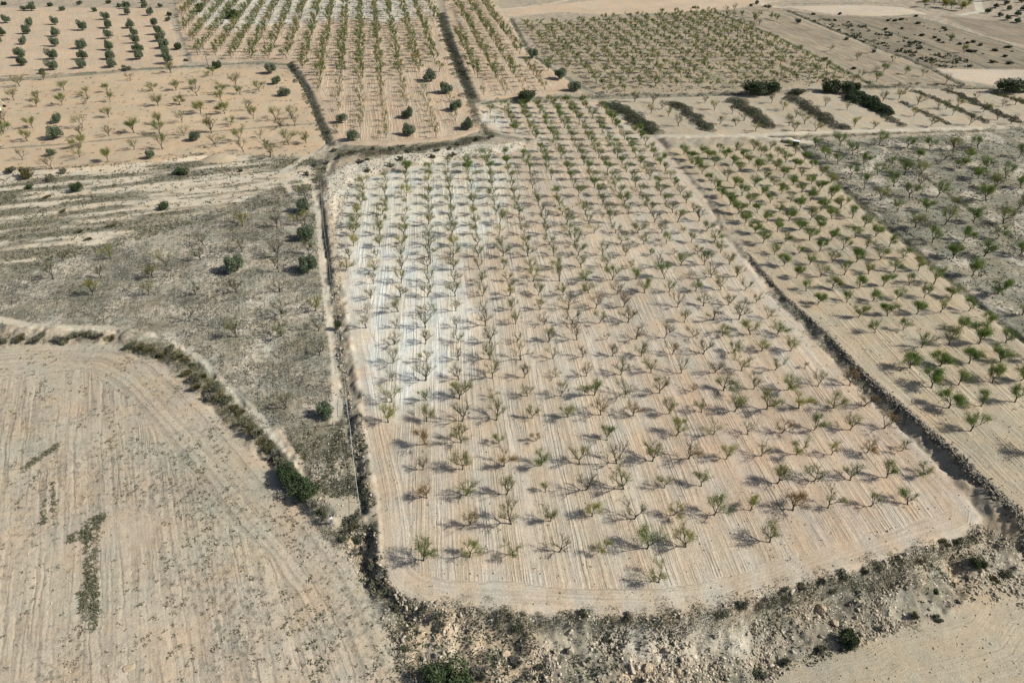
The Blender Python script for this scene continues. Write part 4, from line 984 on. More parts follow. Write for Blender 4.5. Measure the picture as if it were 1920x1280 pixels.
strip([(905, 196), (960, 189), (1020, 187), (1100, 183), (1180, 180), (1280, 178), (1390, 176)], 2.2, .8, SC+['leaf_olivetree'], 'broken shrubby line along the far edge of the terraces', 'scrub strip', 'scrub_strip', 211, .5, 1.2, 60, .16, .3)
strip([(1620, 166), (1650, 164), (1690, 161), (1722, 159)], 2.4, 1.0, ['leaf_dark', 'leaf_scrub'], 'shrubby line right of the dark thickets', 'scrub strip', 'scrub_strip', 212, .5, 1.0, 60, .16, .15)
strip([(1740, 161), (1790, 163), (1860, 168), (1930, 172)], 1.8, .7, ['leaf_dark', 'leaf_scrub'], 'thin shrubby line running to the right edge', 'scrub strip', 'scrub_strip', 213, .5, 1.1)
strip([(826, 25), (832, 45), (842, 80), (856, 120), (868, 148), (884, 185)], 4.2, 1.0, SC, 'scrub-filled gully between the two orange orchards', 'scrub strip', 'scrub_strip', 214, 1.0, .8)
strip([(958, 35), (972, 62), (990, 98), (1020, 122), (1040, 138)], 2.4, 1.0, SC+['leaf_olivetree'], 'shrubby border left of the grey-green orchard', 'scrub strip', 'scrub_strip', 215, 1.0, 1.1, 60, .15, .25)
strip([(545, 122), (560, 142), (572, 165), (585, 188), (598, 220), (612, 252), (622, 272)], 2.8, .9, SC, 'scrubby curved ditch beside the orange field', 'scrub strip', 'scrub_strip', 216, .6, .8)
strip([(0, 146), (60, 143), (150, 138), (230, 132), (330, 126), (440, 121), (540, 121)], 1.8, .6, SC, 'weedy field edge between olives and orange field', 'scrub strip', 'scrub_strip', 217, .8, .9, 50, .13, .2)
strip([(240, 252), (400, 246), (520, 236), (595, 231)], .9, .35, SC, 'thin weedy line crossing the orange field', 'scrub strip', 'scrub_strip', 218, .5, .6, 40, .12, .25)
strip([(30, 318), (120, 316), (220, 306), (320, 294), (400, 288), (460, 290)], 1.8, .45, SC, 'weedy ditch along the lower edge of the orange field', 'scrub strip', 'scrub_strip', 219, .2, .7, 50, .12, .2)
strip([(1300, 22), (1345, 26), (1400, 45), (1480, 82), (1560, 122), (1640, 162)], 1.8, .7, ['leaf_scrub', 'leaf_green', 'leaf_scrub'], 'green weedy border right of the grey-green orchard', 'scrub strip', 'scrub_strip', 220, 1.0, .9, 45, .15, .25)
strip([(1478, 20), (1560, 55), (1640, 88), (1690, 106), (1750, 132), (1800, 158)], 2.2, .7, SC, 'ditch scrub along the bushy far field', 'scrub strip', 'scrub_strip', 221, 1.0, .9, 45, .16, .3)
strip([(1450, 262), (1540, 259), (1620, 256), (1700, 251), (1800, 248), (1920, 243)], 2.4, .7, SC+['leaf_straw'], 'scrub along the roadside above the grey plot', 'scrub strip', 'scrub_strip', 222, .2, .8, 50, .14, .3)
strip([(1505, 276), (1545, 316), (1600, 364), (1640, 402), (1700, 452), (1740, 487), (1800, 538), (1860, 589), (1930, 645)], 1.9, .6, ['leaf_scrub', 'leaf_esparto', 'leaf_scrub'], 'weedy border right of the green almond orchard', 'scrub strip', 'scrub_strip', 223, .6, .6, 50, .12, .15)
strip([(1690, 298), (1747, 343), (1800, 380), (1863, 424), (1930, 472)], 1.1, .4, ['leaf_scrub', 'leaf_esparto'], 'dark weedy line crossing the grey right plot', 'scrub strip', 'scrub_strip', 224, .3, .6, 45, .12, .2)
strip([(1452, 545), (1463, 556), (1500, 592), (1530, 622), (1548, 640)], 1.9, .8, ['leaf_ashy', 'leaf_olivetree', 'leaf_ashy'], 'silvery shrubs on the upper end of the stone wall', 'scrub strip', 'scrub_strip', 225, .6, .5, 80, .10, .15)
strip([(1556, 645), (1583, 676), (1616, 712), (1656, 750), (1690, 782)], 1.8, .6, ['leaf_scrub', 'leaf_ashy'], 'dark scrub covering the middle of the stone wall', 'scrub strip', 'scrub_strip', 226, .8, .4, 90, .10, .05)
strip([(1250, 278), (1290, 324), (1343, 385), (1400, 478), (1440, 530)], .7, .3, ['leaf_straw', 'leaf_scrub'], 'weedy kerb line left of the green orchard', 'scrub strip', 'scrub_strip', 227, .1, .5, 40, .09, .35)
strip([(650, 480), (655, 560), (668, 660)], .5, .2, ['leaf_straw', 'leaf_scrub'], 'thin weeds along the bright left rim of pale orchard', 'scrub strip', 'scrub_strip', 228, 0, .9, 40, .09, .5)
strip([(604, 350), (610, 430), (622, 520), (634, 600), (648, 720), (658, 800), (672, 880), (685, 950)], .9, .35, ['leaf_scrub', 'leaf_ashy', 'leaf_straw'], 'weeds in the ditch beside the wire fence', 'scrub strip', 'scrub_strip', 229, -.8, .5, 60, .10, .15)
strip([(0, 640), (60, 636), (110, 640), (150, 630), (215, 634)], 2.0, .6, ['leaf_scrub', 'leaf_ashy', 'leaf_esparto'], 'shrubby verge at left between pale path and lower field', 'scrub strip', 'scrub_strip', 232, -.8, .5, 90, .10, .15)
strip([(240, 648), (300, 662), (345, 684), (372, 710), (405, 738), (440, 775), (470, 805)], 3.0, .75, ['leaf_esparto', 'leaf_scrub', 'leaf_esparto'], 'dense brownish verge along the widest stretch of pale path', 'scrub strip', 'scrub_strip', 233, -.8, .35, 95, .10, .05)
strip([(470, 808), (500, 840), (530, 872), (548, 895)], 2.0, .6, ['leaf_esparto', 'leaf_scrub', 'leaf_ashy'], 'narrower grassy verge just above the big green thicket', 'scrub strip', 'scrub_strip', 234, -.8, .4, 95, .10, .05)
strip([(580, 935), (604, 965), (640, 1010), (672, 1050), (705, 1100), (740, 1160), (760, 1220), (775, 1275)], 2.2, .28, ['leaf_ashy', 'leaf_scrub', 'leaf_straw'], 'grey weedy edge of the lower left field, running to bottom', 'scrub strip', 'scrub_strip', 235, -.7, .35, 80, .10, .1)
strip([(632, 285), (680, 288), (740, 285), (800, 278), (860, 270), (905, 260)], 4.5, .9, ['leaf_scrub', 'leaf_scrub', 'leaf_ashy'], 'dense shrub belt between orange orchard and whitish bank', 'scrub strip', 'scrub_strip', 236, .8, .5, 70, .13, .1)
strip([(880, 190), (890, 212), (900, 240), (925, 258)], 3.0, .7, ['leaf_scrub', 'leaf_ashy'], 'shrubby foot of the gully beside the white patch', 'scrub strip', 'scrub_strip', 237, .8, .6, 70, .13, .2)
strip([(600, 300), (598, 330), (602, 350)], 3.0, .8, ['leaf_scrub', 'leaf_ashy'], 'scrub where the curved ditch meets the fence track', 'scrub strip', 'scrub_strip', 238, .3, .5, 70, .13, .1)
strip([(820, 1140), (900, 1150), (1020, 1158), (1120, 1160), (1240, 1164), (1330, 1156), (1420, 1132), (1520, 1100), (1600, 1078), (1700, 1048), (1800, 1018), (1850, 985)], 2.2, .4, ['leaf_scrub', 'leaf_scrub', 'leaf_straw'], 'dark weedy fringe along the lower edge of pale orchard', 'scrub strip', 'scrub_strip', 230, -.2, .4, 90, .10, .1)
strip([(1250, 1162), (1330, 1160), (1430, 1140), (1520, 1112), (1600, 1088), (1690, 1062), (1780, 1038), (1840, 1005)], 3.2, .4, ['leaf_scrub', 'leaf_ashy', 'leaf_straw'], 'broad dark scrubby crest of the right half of the bank', 'scrub strip', 'scrub_strip', 239, -.6, .5, 70, .10, .2)
strip([(1400, 1275), (1470, 1245), (1540, 1218), (1600, 1205), (1640, 1185), (1720, 1165)], 1.6, .35, ['leaf_scrub', 'leaf_straw'], 'weedy foot of the rocky bank above the lower field', 'scrub strip', 'scrub_strip', 231, -2.8, .5, 70, .10, .25)

# ------------------------------------------------------------------ low weeds (nobody could count them)
def weeds(name, P, per_m2, size, seed, label, mat_='weed', dens=None, clump=5, spread=.22, zoff=.02):
    rgn = np.random.default_rng(seed)
    x0, x1, y0, y1 = P[:, 0].min(), P[:, 0].max(), P[:, 1].min(), P[:, 1].max()
    x0 = max(x0, -230); x1 = min(x1, 230); y0 = max(y0, 25); n = int((x1-x0)*(y1-y0)*per_m2)
    X = rgn.uniform(x0, x1, n); Y = rgn.uniform(y0, y1, n)
    a, b = proj(X, Y); ok = inside(P, X, Y) & (a > -40) & (a < 1960) & (b > -20) & (b < 1310)
    if dens is not None: ok &= rgn.uniform(0, 1, n) < dens(X, Y)
    X = X[ok]; Y = Y[ok]
    for k_, P_, wd_, c_, wv_, dp_ in LINES:
        if k_ == 'track' and len(X):
            keep = seg_dist(P_, X, Y) > wd_*1.05+rgn.uniform(-.3, .3, len(X)); X = X[keep]; Y = Y[keep]
    q_ = G(622, 981, -.6); keep = np.hypot(X-q_[0], Y-q_[1]) > 1.6; X = X[keep]; Y = Y[keep]
    n = len(X); S = size*rgn.uniform(.5, 1.5, n)**1.3
    Xq = np.repeat(X, clump); Yq = np.repeat(Y, clump); Sq = np.repeat(S, clump)
    Xq = Xq+rgn.normal(0, spread, len(Xq))*Sq/size; Yq = Yq+rgn.normal(0, spread, len(Xq))*Sq/size
    Zq = zfun(Xq, Yq)+Sq*.3*rgn.uniform(.3, 1.2, len(Xq))+zoff
    V, Fq = quads(np.stack([Xq, Yq, Zq], 1), Sq, rgn, np.array((0, 0, .4))*np.ones((len(Xq), 3)), 1.8)
    print(name, n)
    return stuff(add(name, mesh(name, V, Fq, mat_)), label, 'weeds')
P = FD['lower_left']['P']
T1 = [poly(q, -1.0) for q in ([(152, 992), (186, 988), (184, 1080), (182, 1185), (164, 1185), (162, 1080)], [(155, 992), (165, 975), (198, 960), (202, 966), (180, 990)], [(125, 1008), (150, 992), (166, 996), (160, 1006), (132, 1018)], [(78, 930), (88, 930), (86, 980), (80, 985)], [(98, 905), (104, 905), (104, 985), (98, 985)], [(38, 878), (70, 858), (110, 830), (112, 838), (75, 865), (45, 884)], [(150, 1110), (188, 1110), (188, 1165), (150, 1165)])]
FA = poly([(240, 820), (520, 860), (720, 1280), (480, 1280), (330, 1100)], -1.6)
def dl(X, Y):
    r = .05+.5*sst((fbm(X/5, Y/8, 301, 3)-.50)*5)
    u = X+.5*Y; r = r*(.35+.95*sst((vn(u/1.7, Y*0, 303)-.35)*3))
    r = r+.26*inside(FA, X, Y)*sst((fbm(X/4, Y/4, 302, 2)-.38)*5)
    for k, q in enumerate(T1):
        m = (X > q[:, 0].min()) & (X < q[:, 0].max()) & (Y > q[:, 1].min()) & (Y < q[:, 1].max())
        if m.any(): r[m] = np.maximum(r[m], 3.0*inside(q, X[m], Y[m]))
    return r
def dT(X, Y):
    r = np.zeros(X.shape)
    for k, q in enumerate(T1):
        m = (X > q[:, 0].min()) & (X < q[:, 0].max()) & (Y > q[:, 1].min()) & (Y < q[:, 1].max())
        if m.any(): r[m] = np.maximum(r[m], inside(q, X[m], Y[m])*(.05+.95*sst((fbm((X[m]+.5*Y[m])/.5, Y[m]/3.5, 321, 2)-.42)*5)))
    return r
weeds('dark_weed_patch', poly([(30, 820), (215, 820), (215, 1200), (30, 1200)], -1.0), 24, .15, 420, 'solid dark patch of weeds like a long stroke in the lower left field', 'leaf_scrub', dT, 5, .16)
weeds('field_weeds', P, 7.0, .13, 401, 'dark tufts of weeds dotting the lower left ploughed field', 'weed', lambda X, Y: dl(X, Y)/3.0, 7, .13)
def dpatch(X, Y): return .35+.9*sst((fbm(X/5, Y/5, 310, 3)-.42)*5)
weeds('plot_weeds', FD['fallow_left']['P'], 3.0, .16, 402, 'grey dry weeds covering the left almond plot', 'leaf_ashy', lambda X, Y: dpatch(X, Y)*.8, 5, .3)
weeds('slope_weeds', FD['scrub_left']['P'], 2.0, .24, 403, 'grey low scrub on the eroded left slope', 'leaf_scrub', lambda X, Y: .15+1.1*sst((.50-fbm((X*.97+Y*.25)/16, (Y*.97-X*.25)/2.6, 90, 4))*7), 6, .35)
weeds('triangle_weeds', FD['triangle_left']['P'], 9, .16, 404, 'dense dry weeds in the small triangular plot', 'weed', lambda X, Y: dpatch(X, Y), 5, .2)
weeds('grey_plot_weeds', FD['fallow_right']['P'], 1.2, .19, 405, 'grey weeds covering the right almond plot', 'leaf_ashy', lambda X, Y: dpatch(X, Y)*.8, 5, .35)
weeds('bank_weeds', BANK_ZONE, 6, .14, 406, 'dry weeds growing between rocks of the lower bank', 'leaf_scrub', lambda X, Y: .04+sst((fbm(X/5, Y/5, 71, 3)-.45)*5)*.9, 5, .15)
weeds('main_field_weeds', FD['main']['P'], .25, .10, 407, 'scattered weeds and twigs on the pale orchard soil', 'weed', lambda X, Y: .2+.8*vn((X+.105*Y)/1.4, Y*0, 311), 3, .1)
weeds('orchard_weeds', FD['green_orchard']['P'], .25, .12, 408, 'scattered weeds on the green orchard soil', 'weed', lambda X, Y: .2+.8*vn((X+.127*Y)/1.4, Y*0, 312), 3, .12)
weeds('far_orchard_weeds', FD['grey_green']['P'], .22, .30, 409, 'weeds under the grey-green far orchard', 'leaf_ashy', lambda X, Y: .3+.7*vn(X/6, Y/6, 313), 4, .5)
weeds('field_edge_weeds', FD['left_mid']['P'], .06, .25, 410, 'sparse weeds on the orange left field', 'weed', None, 4, .25)
MG = poly([(590, 930), (640, 790), (680, 790), (712, 1000), (735, 1110), (800, 1150), (780, 1200), (700, 1120), (640, 1040)], -1)
weeds('corner_weeds', MG, 14, .15, 411, 'weeds at the corner where fence and banks meet', 'leaf_scrub', lambda X, Y: sst((fbm(X/3, Y/3, 314, 3)-.4)*5)*.8, 5, .15)
# bushes in rows on the far bushy field
rg = random.Random(99); lst = []
BP = FD['bush_field']['P']
for (a, b) in sorted([(1664, 40), (1670, 36), (1678, 40), (1690, 38), (1700, 37), (1720, 45), (1732, 50), (1740, 54), (1752, 56), (1768, 54), (1762, 60), (1772, 58), (1775, 66), (1782, 69), (1790, 70), (1752, 72), (1760, 77), (1768, 80), (1782, 76), (1808, 74), (1812, 82), (1824, 80), (1838, 86), (1800, 84), (1815, 97), (1821, 98), (1827, 98), (1844, 102), (1866, 96), (1858, 114), (1862, 118), (1870, 118), (1884, 107), (1892, 120), (1886, 90), (1892, 90), (1896, 97), (1660, 56), (1690, 55), (1716, 66), (1728, 68)]):
    bush(a, b, 'dark' if rg.random() < .6 else 'scrub', f'small dark bush on the far grey field, {ordw(len(lst)+1)} from left', 'bush', 'bushes dotting the far grey field', .75 if rg.random() < .6 else 1.0, .5, name='low_bush'); lst.append(1)
weeds('bushy_field_scrub', poly([(1500, 32), (1600, 42), (1700, 70), (1820, 118), (1840, 128), (1760, 126), (1640, 88)], 1.0), .12, .8, 412, 'rows of low scrub on the far bushy field', 'leaf_scrub', lambda X, Y: .2+.8*sst((vn((X+.21*Y)/4, Y/20, 315)-.4)*4), 7, .7)

# ------------------------------------------------------------------ stones
def rock_proto(seed):
    rgn = np.random.default_rng(seed)
    t = (1+5**.5)/2
    V = np.array([(-1, t, 0), (1, t, 0), (-1, -t, 0), (1, -t, 0), (0, -1, t), (0, 1, t), (0, -1, -t), (0, 1, -t), (t, 0, -1), (t, 0, 1), (-t, 0, -1), (-t, 0, 1)], float)
    V /= np.linalg.norm(V[0]); V *= rgn.uniform(.55, 1.3, (12, 1))
    V *= np.array((1.1, rgn.uniform(.5, .9), rgn.uniform(.35, .7)))
    Fq = np.array([(0, 11, 5), (0, 5, 1), (0, 1, 7), (0, 7, 10), (0, 10, 11), (1, 5, 9), (5, 11, 4), (11, 10, 2), (10, 7, 6), (7, 1, 8), (3, 9, 4), (3, 4, 2), (3, 2, 6), (3, 6, 8), (3, 8, 9), (4, 9, 5), (2, 4, 11), (6, 2, 10), (8, 6, 7), (9, 8, 1)])
    return V, Fq
RP = [rock_proto(i) for i in range(12)]
def rocks_mesh(name, X, Y, S, material, seed, Z=None, sink=.25):
    rgn = np.random.default_rng(seed); n = len(X)
    if Z is None: Z = zfun(X, Y)
    Vs = []; Fs = []; off = 0
    for k in range(12):
        m = np.arange(n) % 12 == k
        if not m.any(): continue
        V, Fq = RP[k]; c = m.sum(); a = rgn.uniform(0, 6.28, c); b = rgn.normal(0, .35, c)
        ca, sa = np.cos(a), np.sin(a); cb, sb = np.cos(b), np.sin(b)
        x = V[None, :, 0]*cb[:, None]+V[None, :, 2]*sb[:, None]; zz_ = -V[None, :, 0]*sb[:, None]+V[None, :, 2]*cb[:, None]; y = V[None, :, 1]+0*x
        W = np.stack([x*ca[:, None]-y*sa[:, None], x*sa[:, None]+y*ca[:, None], zz_+sink], 2)*S[m][:, None, None]
        W += np.stack([X[m], Y[m], Z[m]], 1)[:, None, :]
        Vs.append(W.reshape(-1, 3)); Fs.append((Fq[None]+off+12*np.arange(c)[:, None, None]).reshape(-1, 3)); off += 12*c
    return mesh(name, np.concatenate(Vs), np.concatenate(Fs), material)
def scatter(P, n, seed, dens=None, near=True):
    rgn = np.random.default_rng(seed); x0, x1, y0, y1 = P[:, 0].min(), P[:, 0].max(), P[:, 1].min(), P[:, 1].max()
    x0 = max(x0, -200); x1 = min(x1, 200); y0 = max(y0, 25); y1 = min(y1, 330)
    X = rgn.uniform(x0, x1, n); Y = rgn.uniform(y0, y1, n); a, b = proj(X, Y)
    ok = inside(P, X, Y) & (a > -30) & (a < 1950) & (b < 1310)
    if near: ok &= rgn.uniform(0, 1, n) < (70/np.maximum(Y, 45))**1.3*1.2
    if dens is not None: ok &= rgn.uniform(0, 1, n) < dens(X, Y)
    return X[ok], Y[ok], rgn
X, Y, rgn = scatter(BANK_ZONE, 90000, 501, lambda X, Y: .07+1.3*sst((fbm(X/4.0, Y/4.0, 77, 3)-.45)*6), False)
S = .05+.115*rgn.exponential(.6, len(X)); S = np.minimum(S, .5)
print('bank rocks', len(X))
stuff(add('rubble', rocks_mesh('rubble', X, Y, S, 'rock', 1)), 'broken limestone rubble covering the lower bank', 'rubble')
P = poly([(612, 380), (605, 335), (640, 315), (720, 295), (800, 283), (985, 268), (990, 284), (860, 300), (730, 320), (662, 345), (645, 400), (640, 600), (660, 760), (700, 930), (690, 960), (660, 860), (640, 740), (622, 560)])
X, Y, rgn = scatter(P, 60000, 502, None, False)
S = .05+.12*rgn.exponential(.6, len(X)); S = np.minimum(S, .4)
stuff(add('pale_rubble', rocks_mesh('pale_rubble', X, Y, S, 'rock', 2)), 'whitish stones on the rim and bank around the pale orchard', 'rubble')
for nme, cnt, sd0, smax, dn in (('main', 26000, 503, .12, lambda X, Y: .35+.65*sst((66-Y)/14)), ('green_orchard', 12000, 504, .12, None), ('lower_left', 30000, 505, .10, lambda X, Y: .3+.7*sst((fbm(X/10, Y/10, 78, 2)-.4)*5)), ('lower_right', 7000, 506, .10, None), ('triangle_left', 2500, 507, .12, None), ('fallow_left', 16000, 508, .13, None), ('fallow_right', 12000, 509, .13, None)):
    X, Y, rgn = scatter(FD[nme]['P'], cnt, sd0, dn)
    S = .03+.055*rgn.exponential(.7, len(X)); S = np.minimum(S, smax*1.5)
    stuff(add('field_stones', rocks_mesh('field_stones', X, Y, S, 'rock', 3)), 'small pale stones on the soil of ' + dict(main='the pale central orchard', green_orchard='the green right orchard', lower_left='the lower left field', lower_right='the lower right field', triangle_left='the small triangular plot', fallow_left='the weedy left plot', fallow_right='the weedy right plot')[nme], 'stones')
# dry stone wall holding up the green orchard
rgn = np.random.default_rng(510); seg = np.linalg.norm(np.diff(WALL_LINE, axis=0), axis=1); cum = np.concatenate([[0], np.cumsum(seg)])
n = 11000; s = rgn.uniform(cum[4], cum[-1], n); i = np.clip(np.searchsorted(cum, s)-1, 0, len(seg)-1); f = ((s-cum[i])/seg[i])[:, None]
c = WALL_LINE[i]*(1-f)+WALL_LINE[i+1]*f; t = (WALL_LINE[i+1]-WALL_LINE[i])/seg[i][:, None]; nr = np.stack([t[:, 1], -t[:, 0]], 1)
nr *= np.sign(nr[:, :1]+1e-9)
prog = (s-cum[4])/(cum[-1]-cum[4]); off = rgn.normal(.55, .38, n)*(.45+1.1*prog)
keep = rgn.uniform(0, 1, n) < .25+.9*prog
X = (c+nr*off[:, None])[keep, 0]; Y = (c+nr*off[:, None])[keep, 1]; pr = prog[keep]
S = np.minimum(.09+.12*rgn.exponential(.6, len(X)), .42)*(.6+.5*pr)
Zw = zfun(X, Y)+np.abs(rgn.normal(0, .16, len(X)))*(.3+pr)
j0 = np.array((X.mean(), Y.mean(), Zw.mean()))
wl = thing('dry_stone_wall', 'long dark dry stone wall between pale orchard and green orchard', 'stone wall', tuple(j0))
add('stonework', rocks_mesh('stonework', X-j0[0], Y-j0[1], S, 'rock_dark', 4, Zw-j0[2]), wl)
# single boulders
def boulder(px_, py_, size, mt, label, sc=(1, 1, .7), rz=0, seed=0):
    import bmesh
    bm = bmesh.new(); bmesh.ops.create_icosphere(bm, subdivisions=3, radius=1)
    rgn = np.random.default_rng(seed+int(px_))
    pl = rgn.normal(size=(9, 3)); pl /= np.linalg.norm(pl, axis=1)[:, None]; dd = rgn.uniform(.55, .85, 9)
    for v in bm.verts:
        p = np.array(v.co)
        for a, d in zip(pl, dd):
            q = p@a
            if q > d: p = p-a*(q-d)*.9
        p = p*(1+.05*rgn.normal()); v.co = Vector(p*np.array(sc)*size)
    me = bpy.data.meshes.new('boulder'); bm.to_mesh(me); bm.free(); me.materials.append(M[mt])
    x, y, z = place(px_, py_); o = add('boulder', me, None, (float(x[0]), float(y[0]), float(z[0])+size*sc[2]*.25)); o.rotation_euler = (0, 0, rz)
    return tag(o, label, 'boulder', 'large stones')
boulder(244, 1250, .85, 'rock_warm', 'flat pale yellow slab lying in the lower left field', (1, .6, .22), .5)
boulder(1068, 1222, .95, 'rock', 'tall dark-faced boulder standing upright in the bank', (.55, .5, 1.1), .2)
boulder(1539, 1142, .75, 'rock_warm', 'rounded yellowish boulder on the slope at right', (1, .85, .8))
boulder(948, 1227, .65, 'rock_warm', 'orange boulder left of the upright dark one', (1, .8, .7), .4)
boulder(1215, 1253, .7, 'rock_warm', 'yellowish boulder near the bottom edge, right of upright one', (1, .8, .8), 1)
boulder(1185, 1255, .8, 'rock', 'long greenish-grey slab near the bottom edge', (.5, 1, .6), .2)
boulder(1272, 1258, .5, 'rock_warm', 'small golden boulder near the bottom edge', (1, .8, .8), 2)
boulder(1665, 996, .22, 'rock', 'single white stone lying on the headland soil', (1, .8, .8), 2)
boulder(1566, 1168, .6, 'rock_warm', 'brown boulder just above the leggy dark bush', (1, .8, .7), 1.2)
boulder(1037, 1234, .35, 'rock', 'small pale stone left of the upright boulder', (1, .8, .7), 1.2)
boulder(600, 935, .4, 'rock', 'pale stone below the big green thicket', (1, .8, .6), 1.2)
boulder(1070, 1183, .45, 'rock', 'round pinkish white stone in the upper bank', (1, .8, .7), 1.2)
boulder(833, 1185, .4, 'rock', 'white stone beside the dome-shaped ashy shrub', (1, .8, .7), 1.2)
boulder(305, 642, .35, 'rock', 'long white stone in the path-side shrubs', (1.6, .5, .4), 0)
# earth mound on the slope
x, y, z = place(412, 298); rgn = np.random.default_rng(4)
a = np.linspace(-1, 1, 40); A, B = np.meshgrid(a, a); r = np.sqrt(A*A+B*B)
Hh = sst(1.05-r)*1.5*(.7+.5*fbm(A*3+9, B*3+4, 5, 3)); V = np.stack([A*7.5, B*5, Hh-.25], 2).reshape(-1, 3); idx = np.arange(1600).reshape(40, 40)
Fq = np.stack([idx[:-1, :-1].ravel(), idx[:-1, 1:].ravel(), idx[1:, 1:].ravel(), idx[1:, :-1].ravel()], 1)
o = add('earth_mound', mesh('earth_mound', V, Fq, 'rock_warm', True), None, (float(x[0]), float(y[0]), float(z[0]))); tag(o, 'long pale earth mound on the slope below the orange field', 'earth mound')

# ------------------------------------------------------------------ fences, poles, gate
def fence(pts, z, hgt, spacing, label, cat, name='wire_fence', wires=4, pr=.035, rail=False):
    P = poly(pts, z); seg = np.linalg.norm(np.diff(P, axis=0), axis=1); cum = np.concatenate([[0], np.cumsum(seg)])
    n = max(2, int(cum[-1]/spacing)+1); S = np.linspace(0, cum[-1], n); X = np.interp(S, cum, P[:, 0]); Y = np.interp(S, cum, P[:, 1]); Z = zfun(X, Y)
    r = thing(name, label, cat, (X[0], Y[0], Z[0]))
    rg = random.Random(int(pts[0][0])); tops = []
    for k in range(n):
        mb = MB(); lx, ly = rg.uniform(-.06, .06), rg.uniform(-.06, .06); h = hgt*rg.uniform(.93, 1.07)
        mb.tube([(0, 0, -.3), (lx*.5, ly*.5, h*.5), (lx, ly, h)], [pr, pr, pr*.9], 6)
        o = mb.build('post', 'steel' if rail else 'wood', r, loc=(X[k]-X[0], Y[k]-Y[0], Z[k]-Z[0])); tops.append((X[k]-X[0]+lx, Y[k]-Y[0]+ly, Z[k]-Z[0], h))
    mb = MB()
    for w_ in range(wires):
        f = (w_+1)/wires*.95
        for a_, b_ in zip(tops[:-1], tops[1:]):
            p = [(a_[0]*(1-t)+b_[0]*t, a_[1]*(1-t)+b_[1]*t, a_[2]*(1-t)+b_[2]*t+(a_[3]*(1-t)+b_[3]*t)*f-.03*math.sin(math.pi*t)) for t in (0, .5, 1)]
            mb.tube(p, [.006]*3 if not (rail and w_ == wires-1) else [.03]*3, 3, False)
    mb.build('wires', 'steel', r)
    return r
fence([(602, 345), (608, 430), (620, 520), (632, 600), (644, 700), (650, 745)], -.6, 1.2, 4, 'wire fence with thin posts in the ditch beside the track', 'fence')
fence([(650, 745), (656, 800), (664, 862), (671, 920), (678, 972)], -.8, 1.3, 2.6, 'fence with pale steel top rail ending near the person', 'fence', rail=True)
fence([(264, 625), (296, 637), (327, 647), (348, 660), (375, 684), (397, 706), (418, 728), (438, 752), (462, 778), (483, 797), (520, 842), (560, 893), (605, 950)], -1.1, 1.5, 2.7, 'wire fence on thin posts along the pale path', 'fence', pr=.04)
# field gate with its frame
x, y, z = place(515, 800); g = thing('field_gate', 'tall thin metal gate frame where the path meets the track', 'gate', (float(x[0]), float(y[0]), float(z[0])), .15)
for dx in (-.95, .75):
    mb = MB(); mb.tube([(dx, 0, -.2), (dx, 0, 1.9)], [.05, .045], 6); mb.build('post', 'steel', g)
mb = MB()
for zz_ in (.25, .9, 1.7): mb.tube([(-.95, 0, zz_), (.75, 0, zz_)], [.022]*2, 5)
mb.tube([(-.95, 0, .25), (.75, 0, 1.7)], [.018]*2, 5); mb.build('gate_leaf', 'steel', g)
# wooden pallet pen
x, y, z = place(636, 797); g = thing('wooden_gate', 'grey wooden pallet gate with dark opening beside the fence', 'gate', (float(x[0]), float(y[0]), float(z[0])), .12)
for dx, h in ((-1.0, 1.1), (-.45, 1.0), (.75, 1.5)):
    mb = MB(); mb.box((dx, 0, h/2-.1), (.11, .11, h+.2), 0, .01); mb.build('post', 'wood', g)
mb = MB()
for zz_ in (.3, .72): mb.box((.15, -.07, zz_), (1.5, .04, .12), 0, .006)
mb.box((-.3, .55, .5), (1.3, .04, .1), .1, .006); mb.build('boards', 'wood', g)
mb = MB()
for k in range(5): mb.box((-.1+.24*k-.3, .35, .16), (.1, .9, .05), 0, .006)
mb.build('pallet', 'wood_dark', g)
x, y, z = place(598, 801); mb = MB(); mb.tube([(-2.6, -.25, .12), (-1, -.05, .2), (2.4, .35, .45)], [.05, .055, .05], 6)
tag(mb.build('wooden_pole', 'wood', loc=(float(x[0]), float(y[0]), float(z[0]))), 'long pale pole lying across the gap left of the pallet gate', 'pole')
# telegraph poles
for (a, b, h, l) in [(391, 127, 9.5, 'grey utility pole rising from the edge of the orange field'), (365, 62, 10, 'thin grey utility pole farther back at the almond rows, upper left'), (497, 85, 8.5, 'grey utility pole among the almond rows right of the others')]:
    x, y, z = place(a, b); r = thing('utility_pole', l, 'utility pole', (float(x[0]), float(y[0]), float(z[0])), 0, 'utility poles at upper left')
    mb = MB(); mb.tube([(0, 0, -.3), (0, 0, h*.5), (0, 0, h)], [.17, .14, .11], 8); mb.build('pole', 'wood_dark', r)
    mb = MB(); mb.box((0, -.13, h-.25), (.9, .1, .12), 0, .02); mb.build('crossarm', 'wood_dark', r)
    for dx in (-.36, .36):
        mb = MB(); mb.tube([(dx, -.13, h-.19), (dx, -.13, h-.12), (dx, -.13, h-.04)], [.03, .05, .03], 6); mb.build('insulator', 'white', r)
